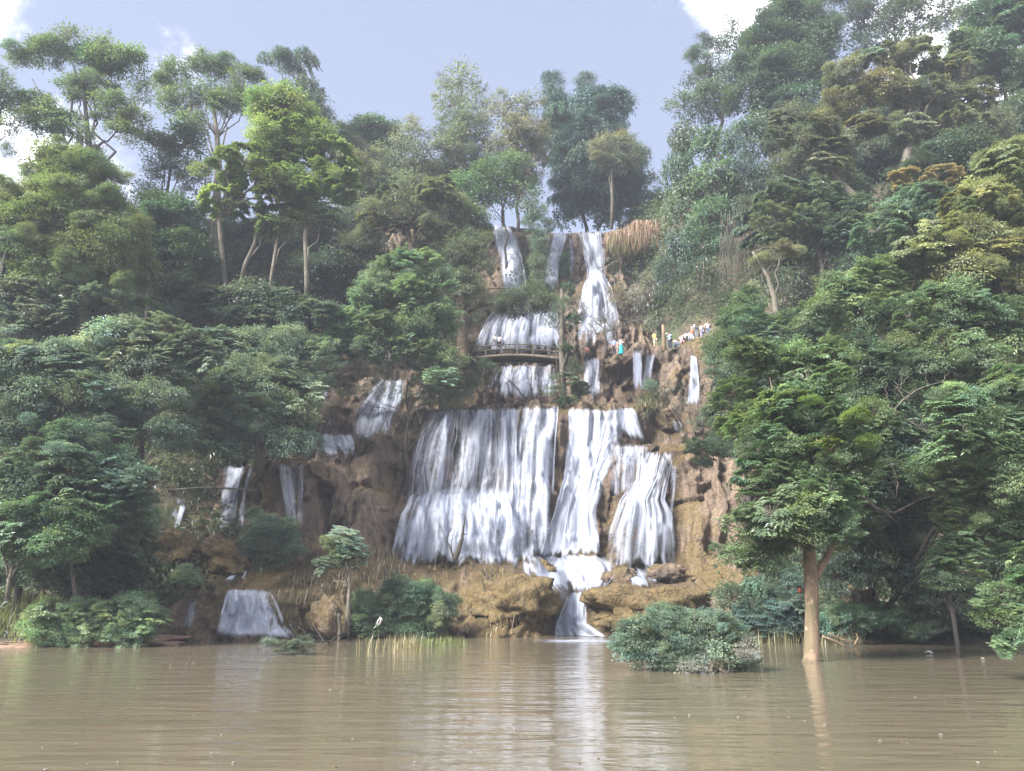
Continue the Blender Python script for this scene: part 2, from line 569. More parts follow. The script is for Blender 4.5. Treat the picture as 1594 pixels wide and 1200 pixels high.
# ------------------------------------------------------------------ the travertine cliff (setting): Y as a function of x and height
Tt = 'T'
UP = [(480, 77), (340, 89)]
COLS = {
    150: [(1010, 44), (960, 46), (880, 50), (800, 54), (700, 58), (600, 66), (450, 78), (340, 92)],
    225: [(1005, 44.5), (945, 46), (880, 49), (840, 51), (770, 54), (700, 59), (600, 66), (450, 78), (340, 92)],
    262: [(1000, 44), (940, 45.5), (880, 48), (838, 49.5), (830, 51.6), (775, 53), (760, 54), (Tt, 57), (700, 59.5), (600, 66), (450, 78), (340, 92)],
    300: [(990, 43.3), (930, 44.8), (912, 46), (880, 47.5), (845, 49.5), (835, 51), (770, 53), (740, 54), (Tt, 57), (700, 60), (600, 66), (450, 78), (340, 92)],
    335: [(990, 43), (975, 43.2), (925, 44.6), (916, 45.3), (Tt, 46.8), (880, 48), (840, 50.5), (828, 52.3), (735, 54), (722, 54.6), (Tt, 57.5), (690, 60.5), (600, 66), (450, 78), (340, 92)],
    390: [(990, 42.8), (975, 43), (925, 44.2), (916, 45), (Tt, 46.6), (908, 47), (885, 48.4), (850, 50.2), (830, 51.8), (740, 53.6), (722, 54.3), (Tt, 58), (690, 60.5), (600, 66), (450, 78), (340, 92)],
    440: [(990, 43.2), (925, 44.8), (916, 46), (Tt, 47), (880, 49.5), (830, 52), (735, 53.4), (720, 54), (Tt, 57), (700, 59), (680, 60.5), (600, 66), (450, 78), (340, 92)],
    480: [(1000, 45.5), (930, 47), (880, 50), (830, 52.5), (735, 53.3), (718, 53.9), (Tt, 56.7), (705, 58), (690, 59), (Tt, 61.5), (640, 63), (600, 66), (450, 78), (340, 92)],
    503: [(1000, 46), (930, 47.8), (880, 50.4), (835, 52), (826, 55.6), (765, 56), (745, 53.6), (718, 53.9), (Tt, 56.5), (705, 58), (690, 59), (Tt, 62), (650, 63), (600, 66), (450, 78), (340, 92)],
    535: [(1000, 47), (930, 48.3), (880, 51), (842, 53.2), (800, 54.2), (745, 55), (712, 57), (700, 58.6), (Tt, 62), (650, 64), (600, 66), (450, 78), (340, 92)],
    575: [(1000, 47.6), (940, 49), (885, 52), (850, 54.2), (770, 55.6), (752, 56.5), (700, 58), (655, 60), (645, 61), (Tt, 63), (640, 64), (600, 66), (592, 66.6), (Tt, 70), (450, 78), (340, 92)],
    612: [(1000, 48), (940, 49.5), (885, 53), (872, 56), (800, 57), (775, 58.4), (760, 60.5), (735, 60.8), (715, 59.2), (655, 60.6), (645, 61), (Tt, 63.5), (600, 66), (590, 66.5), (Tt, 70), (480, 76), (340, 90)],
    650: [(1000, 48), (930, 50.2), (884, 53.8), (874, 55.5), (Tt, 57), (866, 57.2), (800, 58.2), (780, 59.4), (772, 60.8), (650, 61.8), (636, 62.3), (Tt, 64.5), (600, 66.5), (570, 68), (Tt, 71)] + UP,
    705: [(1000, 48), (940, 50), (892, 53.8), (880, 55), (Tt, 57), (866, 57.1), (810, 57.9), (785, 59.2), (772, 60.7), (650, 61.6), (632, 62.2), (Tt, 65), (600, 66), (560, 67), (Tt, 70)] + UP,
    760: [(998, 48.2), (940, 50.2), (895, 53.6), (882, 55), (Tt, 57), (866, 57.1), (812, 57.9), (788, 59.2), (774, 60.6), (645, 61.5), (630, 62), (Tt, 64.8), (570, 65.6), (563, 66), (Tt, 71.3), (552, 71.5), (505, 73.5), (484, 75), (Tt, 78), (470, 79), (365, 85), (350, 86.5), (Tt, 94)],
    792: [(995, 48.6), (930, 50.5), (890, 53.6), (880, 55), (Tt, 57.6), (860, 58.8), (800, 59.6), (640, 61.6), (630, 62.1), (Tt, 64.8), (570, 65.7), (563, 66.1), (Tt, 71), (550, 71.2), (500, 73), (478, 75), (Tt, 78), (465, 79), (358, 85), (348, 86), (Tt, 94)],
    812: [(995, 48.8), (930, 50.5), (890, 53.4), (878, 55), (Tt, 58), (860, 59), (800, 60.0), (700, 61.0), (640, 61.4), (630, 61.9), (Tt, 64.8), (570, 65.7), (563, 66.1), (Tt, 71), (550, 71.2), (500, 73), (478, 75), (Tt, 78), (465, 79.5), (375, 85), (365, 86), (Tt, 94)],
    850: [(994, 49.2), (978, 50.6), (960, 50.2), (925, 49.8), (905, 51), (892, 53.6), (882, 56), (Tt, 58.4), (860, 59), (640, 61.6), (628, 62.1), (Tt, 65), (570, 66), (562, 66.5), (Tt, 72), (545, 72.5), (490, 75), (Tt, 79), (465, 80), (372, 86), (362, 87), (Tt, 95)],
    868: [(992, 50), (975, 52.2), (955, 51.5), (930, 50), (914, 50.5), (906, 52), (895, 55), (880, 57.5), (860, 59.6), (640, 62), (628, 62.5), (Tt, 65.3), (565, 67), (Tt, 72), (540, 73), (500, 75.5), (480, 78), (460, 81), (370, 86), (361, 86.5), (Tt, 95)],
    895: [(990, 50.6), (935, 53), (926, 54), (Tt, 55), (905, 56.3), (890, 57.4), (872, 58.2), (780, 59.4), (640, 62), (628, 62.6), (Tt, 65.5), (560, 68.5), (Tt, 72.5), (540, 73.5), (500, 76), (480, 78), (460, 82), (372, 86), (360, 86.3), (Tt, 95)],
    918: [(988, 49.4), (960, 49.6), (920, 50), (911, 51), (Tt, 54.6), (890, 56.3), (870, 57.8), (780, 58.8), (640, 62), (628, 62.5), (Tt, 65.5), (572, 68.2), (558, 69), (Tt, 73.5), (525, 75), (495, 77), (445, 79.4), (432, 80.6), (426, 84.5), (375, 85.3), (360, 85.6), (Tt, 95)],
    945: [(987, 49), (962, 49.4), (918, 50.3), (908, 51.4), (Tt, 54.8), (885, 56.6), (868, 57.4), (800, 58.0), (740, 59.0), (640, 62), (628, 62.5), (Tt, 65.8), (600, 68), (575, 68), (556, 67.4), (548, 67.6), (Tt, 74), (520, 75.4), (490, 77.4), (445, 79.6), (433, 80.8), (428, 84.5), (375, 85.5), (360, 85.8), (Tt, 95)],
    985: [(985, 48.5), (945, 49.2), (915, 50.3), (908, 51.4), (Tt, 55), (888, 57.4), (862, 57.3), (800, 57.6), (720, 58.6), (694, 59.6), (Tt, 61), (640, 62.4), (632, 63), (Tt, 66), (615, 68.4), (575, 68.4), (562, 66.4), (545, 66.3), (538, 67), (Tt, 74), (490, 79), (430, 86.5), (392, 86.5), (380, 84.2), (346, 84.6), (Tt, 95)],
    1015: [(985, 48.4), (945, 49), (913, 50.2), (906, 51.4), (Tt, 54.6), (884, 57.4), (866, 57.2), (840, 56.2), (800, 56.6), (720, 58.2), (694, 59.4), (Tt, 62), (645, 63), (632, 63.5), (Tt, 65.5), (612, 67.8), (575, 67.4), (556, 66.2), (545, 66.3), (536, 67), (Tt, 74), (485, 79.5), (430, 86.5), (392, 86.5), (378, 84), (338, 84.6), (Tt, 95)],
    1052: [(986, 48), (940, 49), (912, 50), (905, 51), (Tt, 53.8), (892, 56.6), (862, 56.8), (800, 56.9), (705, 58), (690, 59), (Tt, 62), (655, 63), (600, 64.4), (545, 65.8), (533, 66.8), (Tt, 74), (480, 79), (340, 86), (Tt, 95)],
    1080: [(988, 47.6), (915, 50), (904, 51), (885, 54.4), (800, 55.4), (710, 57), (698, 58.2), (Tt, 61.5), (650, 63), (630, 64.2), (560, 65), (545, 66), (530, 67), (Tt, 74), (480, 78.5), (340, 85)],
    1120: [(992, 47), (915, 50), (900, 51.8), (880, 53.8), (800, 54.8), (715, 56.2), (702, 57.2), (Tt, 61), (650, 62.6), (550, 66), (524, 67.5), (Tt, 73), (480, 77.5), (340, 84)],
    1165: [(1000, 46), (900, 50.8), (800, 53.5), (725, 55), (712, 56), (Tt, 59.5), (640, 61.8), (520, 67.5), (Tt, 71.5), (480, 75.5), (340, 82)],
    1215: [(1002, 45), (900, 49.6), (800, 53), (640, 60), (520, 66), (340, 79)],
    1290: [(1004, 43.5), (900, 48.6), (800, 52.4), (640, 58.5), (520, 64), (340, 75)],
}
cz = np.arange(-0.7, 50.0, 0.14)
cx = np.arange(-27.5, 28.0, 0.14)
cols = []
for px, lst in sorted(COLS.items()):
    zz, yy, xs = [], [], []
    for (py, Y) in lst:
        if py == Tt:
            z = zz[-1] + 0.12; x = xs[-1] * Y / yy[-1]
        else:
            w = pt(px, py, Y); z, x = w[2], w[0]
            if zz and z <= zz[-1]: z = zz[-1] + .06
        zz.append(z); yy.append(Y); xs.append(x)
    cols.append((np.array(zz), np.array(yy), np.array(xs)))


def cliff_y(X, Z):
    """Sampled on a regular grid of rows: blend the profile columns across x."""
    out = np.zeros((len(cz), len(cx)))
    for j, z in enumerate(cz):
        xs = np.array([np.interp(z, c[0], c[2]) for c in cols])
        ys = np.array([np.interp(z, c[0], c[1]) for c in cols])
        out[j] = np.interp(cx, xs, ys)
    return out


base = cliff_y(cx, cz)
k = np.array([1, 2, 3, 2, 1.0]); k /= k.sum()
base = np.apply_along_axis(lambda r: np.convolve(np.pad(r, 2, 'edge'), k, 'valid'), 1, base)
CXX, CZZ = np.meshgrid(cx, cz)


def bil(F, X, Z):
    fx = np.clip((X - cx[0]) / .14, 0, len(cx) - 1.001); fz = np.clip((Z - cz[0]) / .14, 0, len(cz) - 1.001)
    i, j = fx.astype(int), fz.astype(int); a, b = fx - i, fz - j
    return (F[j, i] * (1 - a) + F[j, i + 1] * a) * (1 - b) + (F[j + 1, i] * (1 - a) + F[j + 1, i + 1] * a) * b


wx = fbm(CXX / 2.2, CZZ / 2.2, 0, 31, 3) * .45
wz = fbm(CXX / 1.6, CZZ / 6, 0, 47, 4) * .40
CYY = bil(base, CXX + wx, CZZ + wz)
up = np.clip((CZZ - 3.5) / 3, 0, 1)
warp = fbm(CXX / 3, CZZ / 3, 0, 3, 3) * .8
fl = 1 - np.abs(vnoise((CXX + warp * .6) * 1.05, CZZ * .10, 0, 61))            # rounded draperies
fl2 = 1 - np.abs(vnoise((CXX + warp * .3) * 3.1, CZZ * .30, 0, 71))
CYY -= up * (fl ** 2 * .85 + fl2 ** 2 * .24) - .45
CYY -= fbm(CXX / 3.5, CZZ / 3.5, 0, 83, 4) * .62
crev = 1 - np.abs(fbm((CXX + warp) / 2.6, CZZ / 5.5, 0, 131, 3))
CYY += np.clip(crev - .84, 0, 1) / .16 * .75 * (.35 + .65 * up)
CYY -= fbm(CXX / .8, CZZ / .8, 0, 97, 3) * (.10 + .16 * (1 - up))
lp = CZZ * .85 + 1.3 * fbm(CXX / 3.2, CZZ / 4, 0, 211, 3)
sw = lp - np.floor(lp)
CYY -= sw ** 3 * .34 * np.clip(.35 + fbm(CXX / 4, CZZ / 4, 0, 223, 2), 0, 1)
lp = CZZ * 2.6 + 1.6 * fbm(CXX / 1.3, CZZ / 2, 0, 231, 3)
sw = lp - np.floor(lp)
CYY -= sw ** 2 * .11 * np.clip(.3 + fbm(CXX / 2, CZZ / 2, 0, 233, 2), 0, 1)
pit = fbm(CXX / 1.1, CZZ / .8, 0, 101, 3)
CYY += np.clip(pit - .55, 0, 1) * 1.8 * (.5 + .5 * (1 - up))
tread = np.zeros_like(CYY)
me = mesh_np('cliff', np.stack([CXX.ravel(), CYY.ravel(), CZZ.ravel()], 1), quads=grid_quads(len(cx), len(cz)))
cliff = tag(link('travertine_cliff', me, mat=MAT['travertine']), kind='structure')
nV = len(cx) * len(cz)
bvh = BVHTree.FromPolygons(np.stack([CXX.ravel(), CYY.ravel(), CZZ.ravel()], 1).tolist(), grid_quads(len(cx), len(cz)).tolist())


def cliff_hit(px, py):
    d = Vector(ray_dir(px, py)); d.normalize()
    loc, nrm, i, dist = bvh.ray_cast(Vector((0, 0, CAM_H)), d)
    return None if loc is None else loc


def floor_z(x, Y, zmax=60.0):
    """Height of the ledge or ground under a point."""
    loc, n, i, d = bvh.ray_cast(Vector((x, Y, zmax)), Vector((0, 0, -1)))
    g = float(ground(x, Y)[0])
    return max(g, loc.z) if loc is not None else g


# ------------------------------------------------------------------ waterfalls
WET = np.zeros_like(CYY)


def fall(label, rows, cov=.75, splash=0, layers=2, off=.14, name='waterfall', endfade=.05, topfade=.03, fixedY=None):
    rows = sorted(rows)
    py0, py1 = rows[0][0], rows[-1][0]
    rp = [r[0] for r in rows]
    nv = max(6, int((py1 - py0) / 3.2)); 
    wmax = max(r[2] - r[1] for r in rows)
    nu = max(5, int(wmax / 3.0))
    vy = np.linspace(py0, py1, nv)
    L = np.interp(vy, rp, [r[1] for r in rows]); R = np.interp(vy, rp, [r[2] for r in rows])
    cv = np.interp(vy, rp, [(r[3] if len(r) > 3 else cov) for r in rows])
    U = np.linspace(0, 1, nu)
    PX = L[:, None] + (R - L)[:, None] * U[None]
    PX = PX + fbm(vy[:, None] / 40 + U[None] * 3, U[None] * 4, 0, int(py0) % 97, 2) * 1.5
    PY = np.repeat(vy[:, None], nu, 1)
    D = np.full(PX.shape, np.nan)
    for i in range(nv):
        for j in range(nu):
            h = cliff_hit(PX[i, j], PY[i, j])
            if h is not None: D[i, j] = h.y
    for j in range(nu):                       # fill misses, then never let the water run back under the lip
        c = D[:, j]
        ok = ~np.isnan(c)
        if not ok.any(): c[:] = np.nanmedian(D) if not np.isnan(D).all() else 60
        else: c[:] = np.interp(np.arange(nv), np.where(ok)[0], c[ok])
        D[:, j] = np.minimum.accumulate(c)
    D0 = D.copy()
    for ax in (0, 1):
        for sh in (-1, 1): D0 = np.minimum(D0, np.roll(D, sh, ax)) if D.shape[ax] > 6 else D0
    D0[0] = D[0]
    ks = np.array([1, 2, 3, 2, 1.0]); ks /= ks.sum()
    for _ in range(2):
        D = np.apply_along_axis(lambda r: np.convolve(np.pad(r, 2, 'edge'), ks, 'valid'), 0, D)
        if nu > 5: D = np.apply_along_axis(lambda r: np.convolve(np.pad(r, 2, 'edge'), ks, 'valid'), 1, D)
    D = np.minimum(D, D0 + .02)
    root = None
    seed = random.uniform(0, 500)
    wide = wmax > 34
    for l in range(1 if wide else layers):
        o = off + .22 * l
        DD = D - o - .12 * vnoise(PX / 9.0, PY / 60.0, l * 5.0, 7)
        P = np.zeros(PX.shape + (3,))
        for i in range(nv):
            for j in range(nu):
                P[i, j] = pt(PX[i, j], PY[i, j], DD[i, j])
        P[..., 2] = np.maximum(P[..., 2], .012 + .01 * l)
        me = mesh_np('water', P.reshape(-1, 3), quads=grid_quads(nu, nv))
        # distances along and across the flow, for the strands
        ds = np.linalg.norm(np.diff(P, axis=0), axis=2).mean(1); vv = np.concatenate([[0], np.cumsum(ds)])
        uw = np.linalg.norm(P[:, -1] - P[:, 0], axis=1).mean()
        uvs = np.stack([np.repeat(U[None] * uw, nv, 0) + seed + l * 37, np.repeat(vv[:, None], nu, 1) + seed], -1).reshape(-1, 2)
        ul = me.uv_layers.new(name='UVMap')
        li = np.zeros(len(me.loops), np.int32); me.loops.foreach_get('vertex_index', li)
        ul.data.foreach_set('uv', uvs[li].astype(np.float32).ravel())
        UU = U[None] + .07 * fbm(vy[:, None] / 22, U[None] * 2 + l, seed, 13, 3)
        ed = np.clip((np.minimum(UU, 1 - UU) + .03) / .20, 0, 1) ** .8
        f = ((vy - py0) / (py1 - py0))[:, None]
        rag = np.abs(fbm(U[None] * uw * 1.6 + l * 9, 0.5, seed, 19, 3))
        px_ = 9.0 / (py1 - py0)
        if py1 > 980: rag = rag * 0
        ef = np.clip(np.minimum((f - px_ * .5 * rag) / (px_ * .5), (1 - f - px_ * 2.2 * rag) / (px_ * 1.4)), 0, 1)
        c = cv[:, None] * (.30 + .70 * ed) * (.12 + .88 * ef)
        if l: c = c * .62
        if wide and cov < .84: c = c * .92
        fattr(me, 'cover', c.ravel())
        if l == 0:
            jj = np.clip(((P[..., 2] - cz[0]) / .14).astype(int), 3, len(cz) - 4).ravel(); ii = np.clip(((P[..., 0] - cx[0]) / .14).astype(int), 3, len(cx) - 4).ravel()
            for da in range(-3, 4, 1):
                for db in range(-3, 4, 1): WET[jj + da, ii + db] = 1
        if root is None:
            root = tag(link(name, me, None, MAT['fall_water']), label, 'waterfall')
        else:
            link('outer_strands', me, root, MAT['fall_water'])
    if wide:
        # separate threads of water in front of the thin veil, each with its own width, start, end and wander
        n = int(wmax / (9 if cov < .84 else 15))
        for q in range(n):
            uc = (q + .5 + RNG.uniform(-.45, .45)) / n
            w = RNG.choice([4, 7, 10, 14, 20, 28]) * RNG.uniform(.8, 1.25) / wmax
            op = RNG.uniform(.55, 1.15)
            a0 = RNG.uniform(0, .12) if RNG.random() < .7 else RNG.uniform(.15, .5)
            a1 = RNG.uniform(.86, 1.0) if RNG.random() < .65 else RNG.uniform(.55, .85)
            m = max(6, int(nv * (a1 - a0))); k = 6
            ff = np.linspace(a0, a1, m)
            cu = uc + .03 * fbm(ff * 4 + q * 3.3, 0.5, seed, 23, 2) + RNG.uniform(-.03, .03) * (ff - a0)
            ws = w * (.45 + .9 * (ff - a0) / (a1 - a0) * RNG.uniform(.4, 1.1))
            uu = np.clip(cu[:, None] + (np.linspace(-.5, .5, k)[None] * ws[:, None]), 0, 1)
            yy_ = py0 + ff * (py1 - py0)
            xx_ = np.interp(yy_, vy, L)[:, None] + (np.interp(yy_, vy, R) - np.interp(yy_, vy, L))[:, None] * uu
            fi = np.clip(ff * (nv - 1), 0, nv - 1.001); ia = fi.astype(int); fb = (fi - ia)[:, None]
            ja = np.clip(uu * (nu - 1), 0, nu - 1.001); jb = ja.astype(int); fj = ja - jb
            dd = (D[ia[:, None], jb] * (1 - fj) + D[ia[:, None], jb + 1] * fj) * (1 - fb) + (D[ia[:, None] + 1, jb] * (1 - fj) + D[ia[:, None] + 1, jb + 1] * fj) * fb
            dd = dd - off - RNG.uniform(.12, .3) - .10 * np.cos(np.linspace(-1.5, 1.5, k))[None]
            P = np.array([[pt(xx_[i, j], yy_[i], dd[i, j]) for j in range(k)] for i in range(m)])
            P[..., 2] = np.maximum(P[..., 2], .02)
            me = mesh_np('strand', P.reshape(-1, 3), quads=grid_quads(k, m))
            ds = np.linalg.norm(np.diff(P, axis=0), axis=2).mean(1); vv = np.concatenate([[0], np.cumsum(ds)])
            wm = np.linalg.norm(P[:, -1] - P[:, 0], axis=1).mean()
            uvs = np.stack([np.repeat(np.linspace(0, wm, k)[None], m, 0) + seed + q * 11, np.repeat(vv[:, None], k, 1) + q * 5], -1).reshape(-1, 2)
            ul = me.uv_layers.new(name='UVMap')
            li = np.zeros(len(me.loops), np.int32); me.loops.foreach_get('vertex_index', li)
            ul.data.foreach_set('uv', uvs[li].astype(np.float32).ravel())
            g = (ff - a0) / (a1 - a0)
            c = np.interp(yy_, vy, cv)[:, None] * op * np.array([.1, .75, 1, 1, .75, .1])[None] * np.clip(np.minimum((g + .03) / .08, (1.03 - g) / .3), 0, 1)[:, None]
            fattr(me, 'cover', c.ravel())
            link('strand', me, root, MAT['fall_water'])
    return root


FALLS = [
    # top tier
    ('long white ribbon of water at the upper left, above the footbridge', [(348, 764, 792), (375, 770, 806), (410, 778, 816), (456, 784, 822), (492, 788, 836, .75)], .9, 0),
    ('broad white cascade over the smooth mound directly behind the footbridge', [(478, 774, 868, .86), (500, 756, 872, .84), (530, 742, 874, .8), (556, 734, 876, .76)], .8, 0),
    ('narrow left strand of the topmost fall, beside a green shrub', [(360, 862, 886), (380, 858, 880), (420, 849, 870), (454, 844, 866)], .9, 0),
    ('faint thin thread of water between the two strands of the topmost fall', [(364, 882, 892), (400, 884, 892), (440, 885, 891)], .55, 0),
    ('tall white plume of the topmost fall under the grassy overhang', [(357, 896, 938, .78), (390, 906, 940, .84), (430, 914, 942, .92), (446, 908, 952, .88), (480, 900, 962, .74), (545, 892, 968, .56)], .8, 0),
    # middle tier
    ('wide white fall dropping just below the footbridge', [(564, 772, 866, .6), (590, 764, 866, .72), (625, 762, 868, .74)], .7, 0),
    ('pale sheet of water right of the dark central tree, middle tier', [(555, 910, 934), (590, 908, 934), (626, 906, 934)], .72, 0),
    ('straight left strand of the twin falls below the teal-dressed person', [(544, 985, 997), (575, 984, 999), (614, 984, 1002)], .9, 0),
    ('slanting right strand of the twin falls beside the wooden post', [(548, 1008, 1020), (575, 1000, 1016), (612, 993, 1008)], .86, 0),
    ('short fall down the reddish rock right of the wooden post', [(551, 1073, 1084), (585, 1072, 1088), (640, 1066, 1092, .55)], .8, 0),
    ('little chute of water on the ledge below the reddish rock', [(651, 1044, 1058), (668, 1048, 1064), (680, 1052, 1072, .4)], .66, 0),
    # main tier
    ('slanting left edge stream of the main curtain', [(636, 668, 706), (680, 650, 684, .66), (730, 636, 674, .66), (796, 622, 690, .66)], .7, 0),
    ('widest white curtain of the main tier, left of the bare rock rib', [(632, 690, 792, .80), (670, 684, 792, .70), (720, 676, 790, .60), (760, 668, 788, .54), (798, 656, 788, .62)], .8, 0),
    ('white apron of water spreading over the rounded dome at lower left', [(756, 646, 790, .5), (776, 634, 792, .86), (792, 626, 796, .92), (830, 616, 800, .86), (850, 612, 802, .84), (884, 604, 808, .76)], .8, 260),
    ('slim column of water between two bare brown rock ribs', [(632, 784, 808), (700, 782, 808), (790, 780, 808), (884, 774, 814, .7)], .74, 40),
    ('tall fringed fall just left of the dark central rock cleft', [(630, 816, 870, .9), (680, 806, 866, .84), (740, 802, 864, .76), (800, 798, 862, .64), (882, 794, 866, .6)], .8, 60),
    ('thickest white chute slanting down right of the central cleft', [(634, 886, 976, .82), (690, 884, 966, .84), (740, 878, 944, .9), (800, 862, 930, .9), (872, 838, 938, .86)], .86, 300),
    ('thin stream at the edge of the dark central cleft', [(640, 889, 902), (700, 888, 900), (745, 886, 898)], .6, 0),
    ('short stepped cascade at the upper right of the main tier', [(633, 960, 986, .9), (660, 966, 996, .85), (690, 974, 1008, .75)], .84, 0),
    ('fanned thin veil over the rounded rock at the right end', [(690, 950, 1010, .68), (730, 952, 1006, .66), (784, 952, 1000, .58)], .6, 0),
    ('split white stream draping the bulging rock on the right', [(700, 1006, 1050, .62), (740, 992, 1044, .74), (778, 962, 1036, .82), (800, 952, 1048, .76), (840, 940, 1052, .62), (896, 930, 1052, .56)], .72, 90),
    ('thin trickle down the far right edge of the main tier', [(720, 1042, 1054), (800, 1040, 1050), (872, 1030, 1042)], .52, 0),
    # foot of the falls
    ('foaming pile of white water at the foot of the main chute', [(862, 820, 940, .8), (885, 826, 960, .9), (905, 842, 950, .85), (926, 868, 930, .9)], .85, 420),
    ('small spill over the lip left of the foaming pool', [(872, 812, 830), (890, 814, 834), (904, 820, 850, .6)], .72, 40),
    ('fan of white water at the right of the foaming pool', [(880, 972, 1004, .74), (895, 978, 1018, .7), (917, 984, 1028, .6)], .7, 60),
    ('white outlet chute pouring between two mossy rocks into the river', [(920, 886, 914, .95), (945, 876, 912, .95), (970, 866, 914, .95), (990, 866, 944, .95), (1000, 858, 956, .8)], .95, 260),
    # left hand falls
    ('ragged cascade among dry twigs, upper left of the main curtain', [(588, 596, 630, .86), (620, 566, 628, .76), (650, 550, 616, .7), (692, 546, 600, .55)], .7, 0),
    ('short white spill over a ledge left of the brown rock shoulder', [(672, 494, 544, .8), (690, 500, 552, .86), (716, 512, 552, .7)], .75, 0),
    ('tiny white dribble above the small ledge, under leaning branches', [(650, 512, 520), (672, 506, 514)], .7, 0),
    ('small white trickle glimpsed through branches left of the twiggy cascade', [(604, 500, 512), (626, 498, 508)], .7, 0),
    ('twin stream over the left tier under the drooping tree', [(722, 350, 384, .66), (755, 346, 376, .76), (800, 342, 366, .74), (836, 338, 360, .5)], .72, 0),
    ('thin right-hand trickle beside the twin stream on the left tier', [(722, 384, 394), (760, 376, 386), (832, 366, 376)], .62, 0),
    ('pale veil of water over the left tier beside the dark cave', [(718, 430, 476, .62), (760, 438, 476, .6), (828, 448, 474, .42)], .62, 0),
    ('lone little fall at the far left under the mossy hummock', [(772, 276, 292), (800, 266, 286), (832, 256, 276, .85)], .78, 30),
    ('short white slide above the lower left ledge', [(884, 372, 386), (898, 356, 384), (910, 338, 382, .8)], .9, 20),
    ('broad white fall sliding into the river at lower left', [(916, 356, 420, .66), (945, 346, 434, .8), (972, 340, 444, .9), (986, 336, 456, .95), (995, 326, 470, .75)], .84, 240),
    ('thin slanting trickle left of the lower ledge fall', [(934, 298, 308), (960, 288, 302), (984, 278, 296)], .62, 20),
]
def foam_patch(parent, px, py, rx, ry, cv):
    d = ray_dir(px, py); t_ = -CAM_H / d[2]; x, y = d[0] * t_, d[1] * t_
    n, k = 40, 14
    th = np.linspace(0, 2 * math.pi, n, endpoint=False); rr = np.linspace(0, 1, k)
    R_, T_ = np.meshgrid(rr, th, indexing='ij')
    wob = 1 + .3 * fbm(np.cos(T_) * 1.5, np.sin(T_) * 1.5, px, 9, 3)
    V = np.stack([x + np.cos(T_) * R_ * rx * wob, y + np.sin(T_) * R_ * ry * wob, .03 - .02 * R_], -1).reshape(-1, 3)
    i = (np.arange(k - 1)[:, None] * n + np.arange(n)[None]).ravel(); j = (np.arange(k - 1)[:, None] * n + (np.arange(n)[None] + 1) % n).ravel()
    me = mesh_np('foam', V, quads=np.stack([i, j, j + n, i + n], 1))
    ul = me.uv_layers.new(name='UVMap'); li = np.zeros(len(me.loops), np.int32); me.loops.foreach_get('vertex_index', li)
    ul.data.foreach_set('uv', (V[:, :2] * np.array([.8, 6.0]))[li].astype(np.float32).ravel())
    fattr(me, 'cover', (cv * (1 - R_ ** 1.5)).ravel())
    link('foam', me, parent, MAT['fall_water'])


for (lab, rows, cv, sp) in FALLS:
    o = fall(lab, rows, cv, sp)
    if lab.startswith('white outlet'): foam_patch(o, 906, 998, 3.4, 2.6, .8)
    if lab.startswith('broad white fall sliding'): foam_patch(o, 396, 993, 4.0, 2.2, .72)
kk = np.array([1, 2, 3, 4, 3, 2, 1.0]); kk /= kk.sum()
for ax in (0, 1, 0):
    WET = np.apply_along_axis(lambda r: np.convolve(np.pad(r, 3, 'edge'), kk, 'valid'), ax, WET)
fattr(cliff.data, 'wet', np.clip(WET * 1.3 + .5 * fbm(CXX / .8, CZZ / 2.5, 0, 301, 3) * (WET > .02), 0, 1).ravel())

# ------------------------------------------------------------------ foliage: shared leafy boughs (unit radius)
def unit(v):
    return v / (np.linalg.norm(v, axis=-1, keepdims=True) + 1e-9)


def leaf_mesh(name, pos, d, nrm, length, width, tint, twigs=None, mats=('leaf', 'bark_grey'), bend=.12):
    """Folded pointed leaves: base, two mid points, tip; optional twigs (p0, p1, radius)."""
    n = len(pos)
    d = unit(d); s = unit(np.cross(d, nrm)); u = np.cross(s, d)
    L = np.asarray(length)[:, None]; W = np.asarray(width)[:, None]
    mid = pos + d * L * .45
    a = mid + s * W * .5 + u * W * .22
    b = mid - s * W * .5 + u * W * .22
    tip = pos + d * L - u * L * bend
    V = np.stack([pos, a, tip, b], 1).reshape(-1, 3)
    i = np.arange(n)[:, None] * 4
    T = np.concatenate([i + np.array([[0, 1, 2]]), i + np.array([[0, 2, 3]])])
    tin = np.repeat(tint, 4)
    nl = len(T)
    if twigs is not None and len(twigs):
        tv, tf, k = [], [], len(V)
        for (p0, p1, r) in twigs:
            p0, p1 = np.asarray(p0), np.asarray(p1)
            ax = p1 - p0; e = np.cross(ax, [0.3, .5, .8]); e /= np.linalg.norm(e) + 1e-9; g = np.cross(ax, e); g /= np.linalg.norm(g) + 1e-9
            mid_ = (p0 + p1) / 2 + e * np.linalg.norm(ax) * .08
            for c, rr in ((p0, r), (mid_, r * .7), (p1, r * .3)):
                for q in range(3):
                    w = 2 * math.pi * q / 3
                    tv.append(c + rr * (math.cos(w) * e + math.sin(w) * g))
            for ring in (0, 1):
                for q in range(3):
                    a0, a1 = k + ring * 3 + q, k + ring * 3 + (q + 1) % 3
                    tf += [(a0, a1, a1 + 3), (a0, a1 + 3, a0 + 3)]
            k += 9
        V = np.concatenate([V, np.array(tv)]); T = np.concatenate([T, np.array(tf)])
        tin = np.concatenate([tin, np.zeros(len(tv))])
    me = mesh_np(name, V, tris=T, smooth=False)
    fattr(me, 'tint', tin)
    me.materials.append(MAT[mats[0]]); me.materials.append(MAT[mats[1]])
    mi = np.zeros(len(T), np.int32); mi[nl:] = 1
    me.polygons.foreach_set('material_index', mi)
    return me


def shell_dirs(n, rng, up=.25):
    v = rng.normal(0, 1, (n, 3)); v = unit(v); v[:, 2] = v[:, 2] + up
    return unit(v)


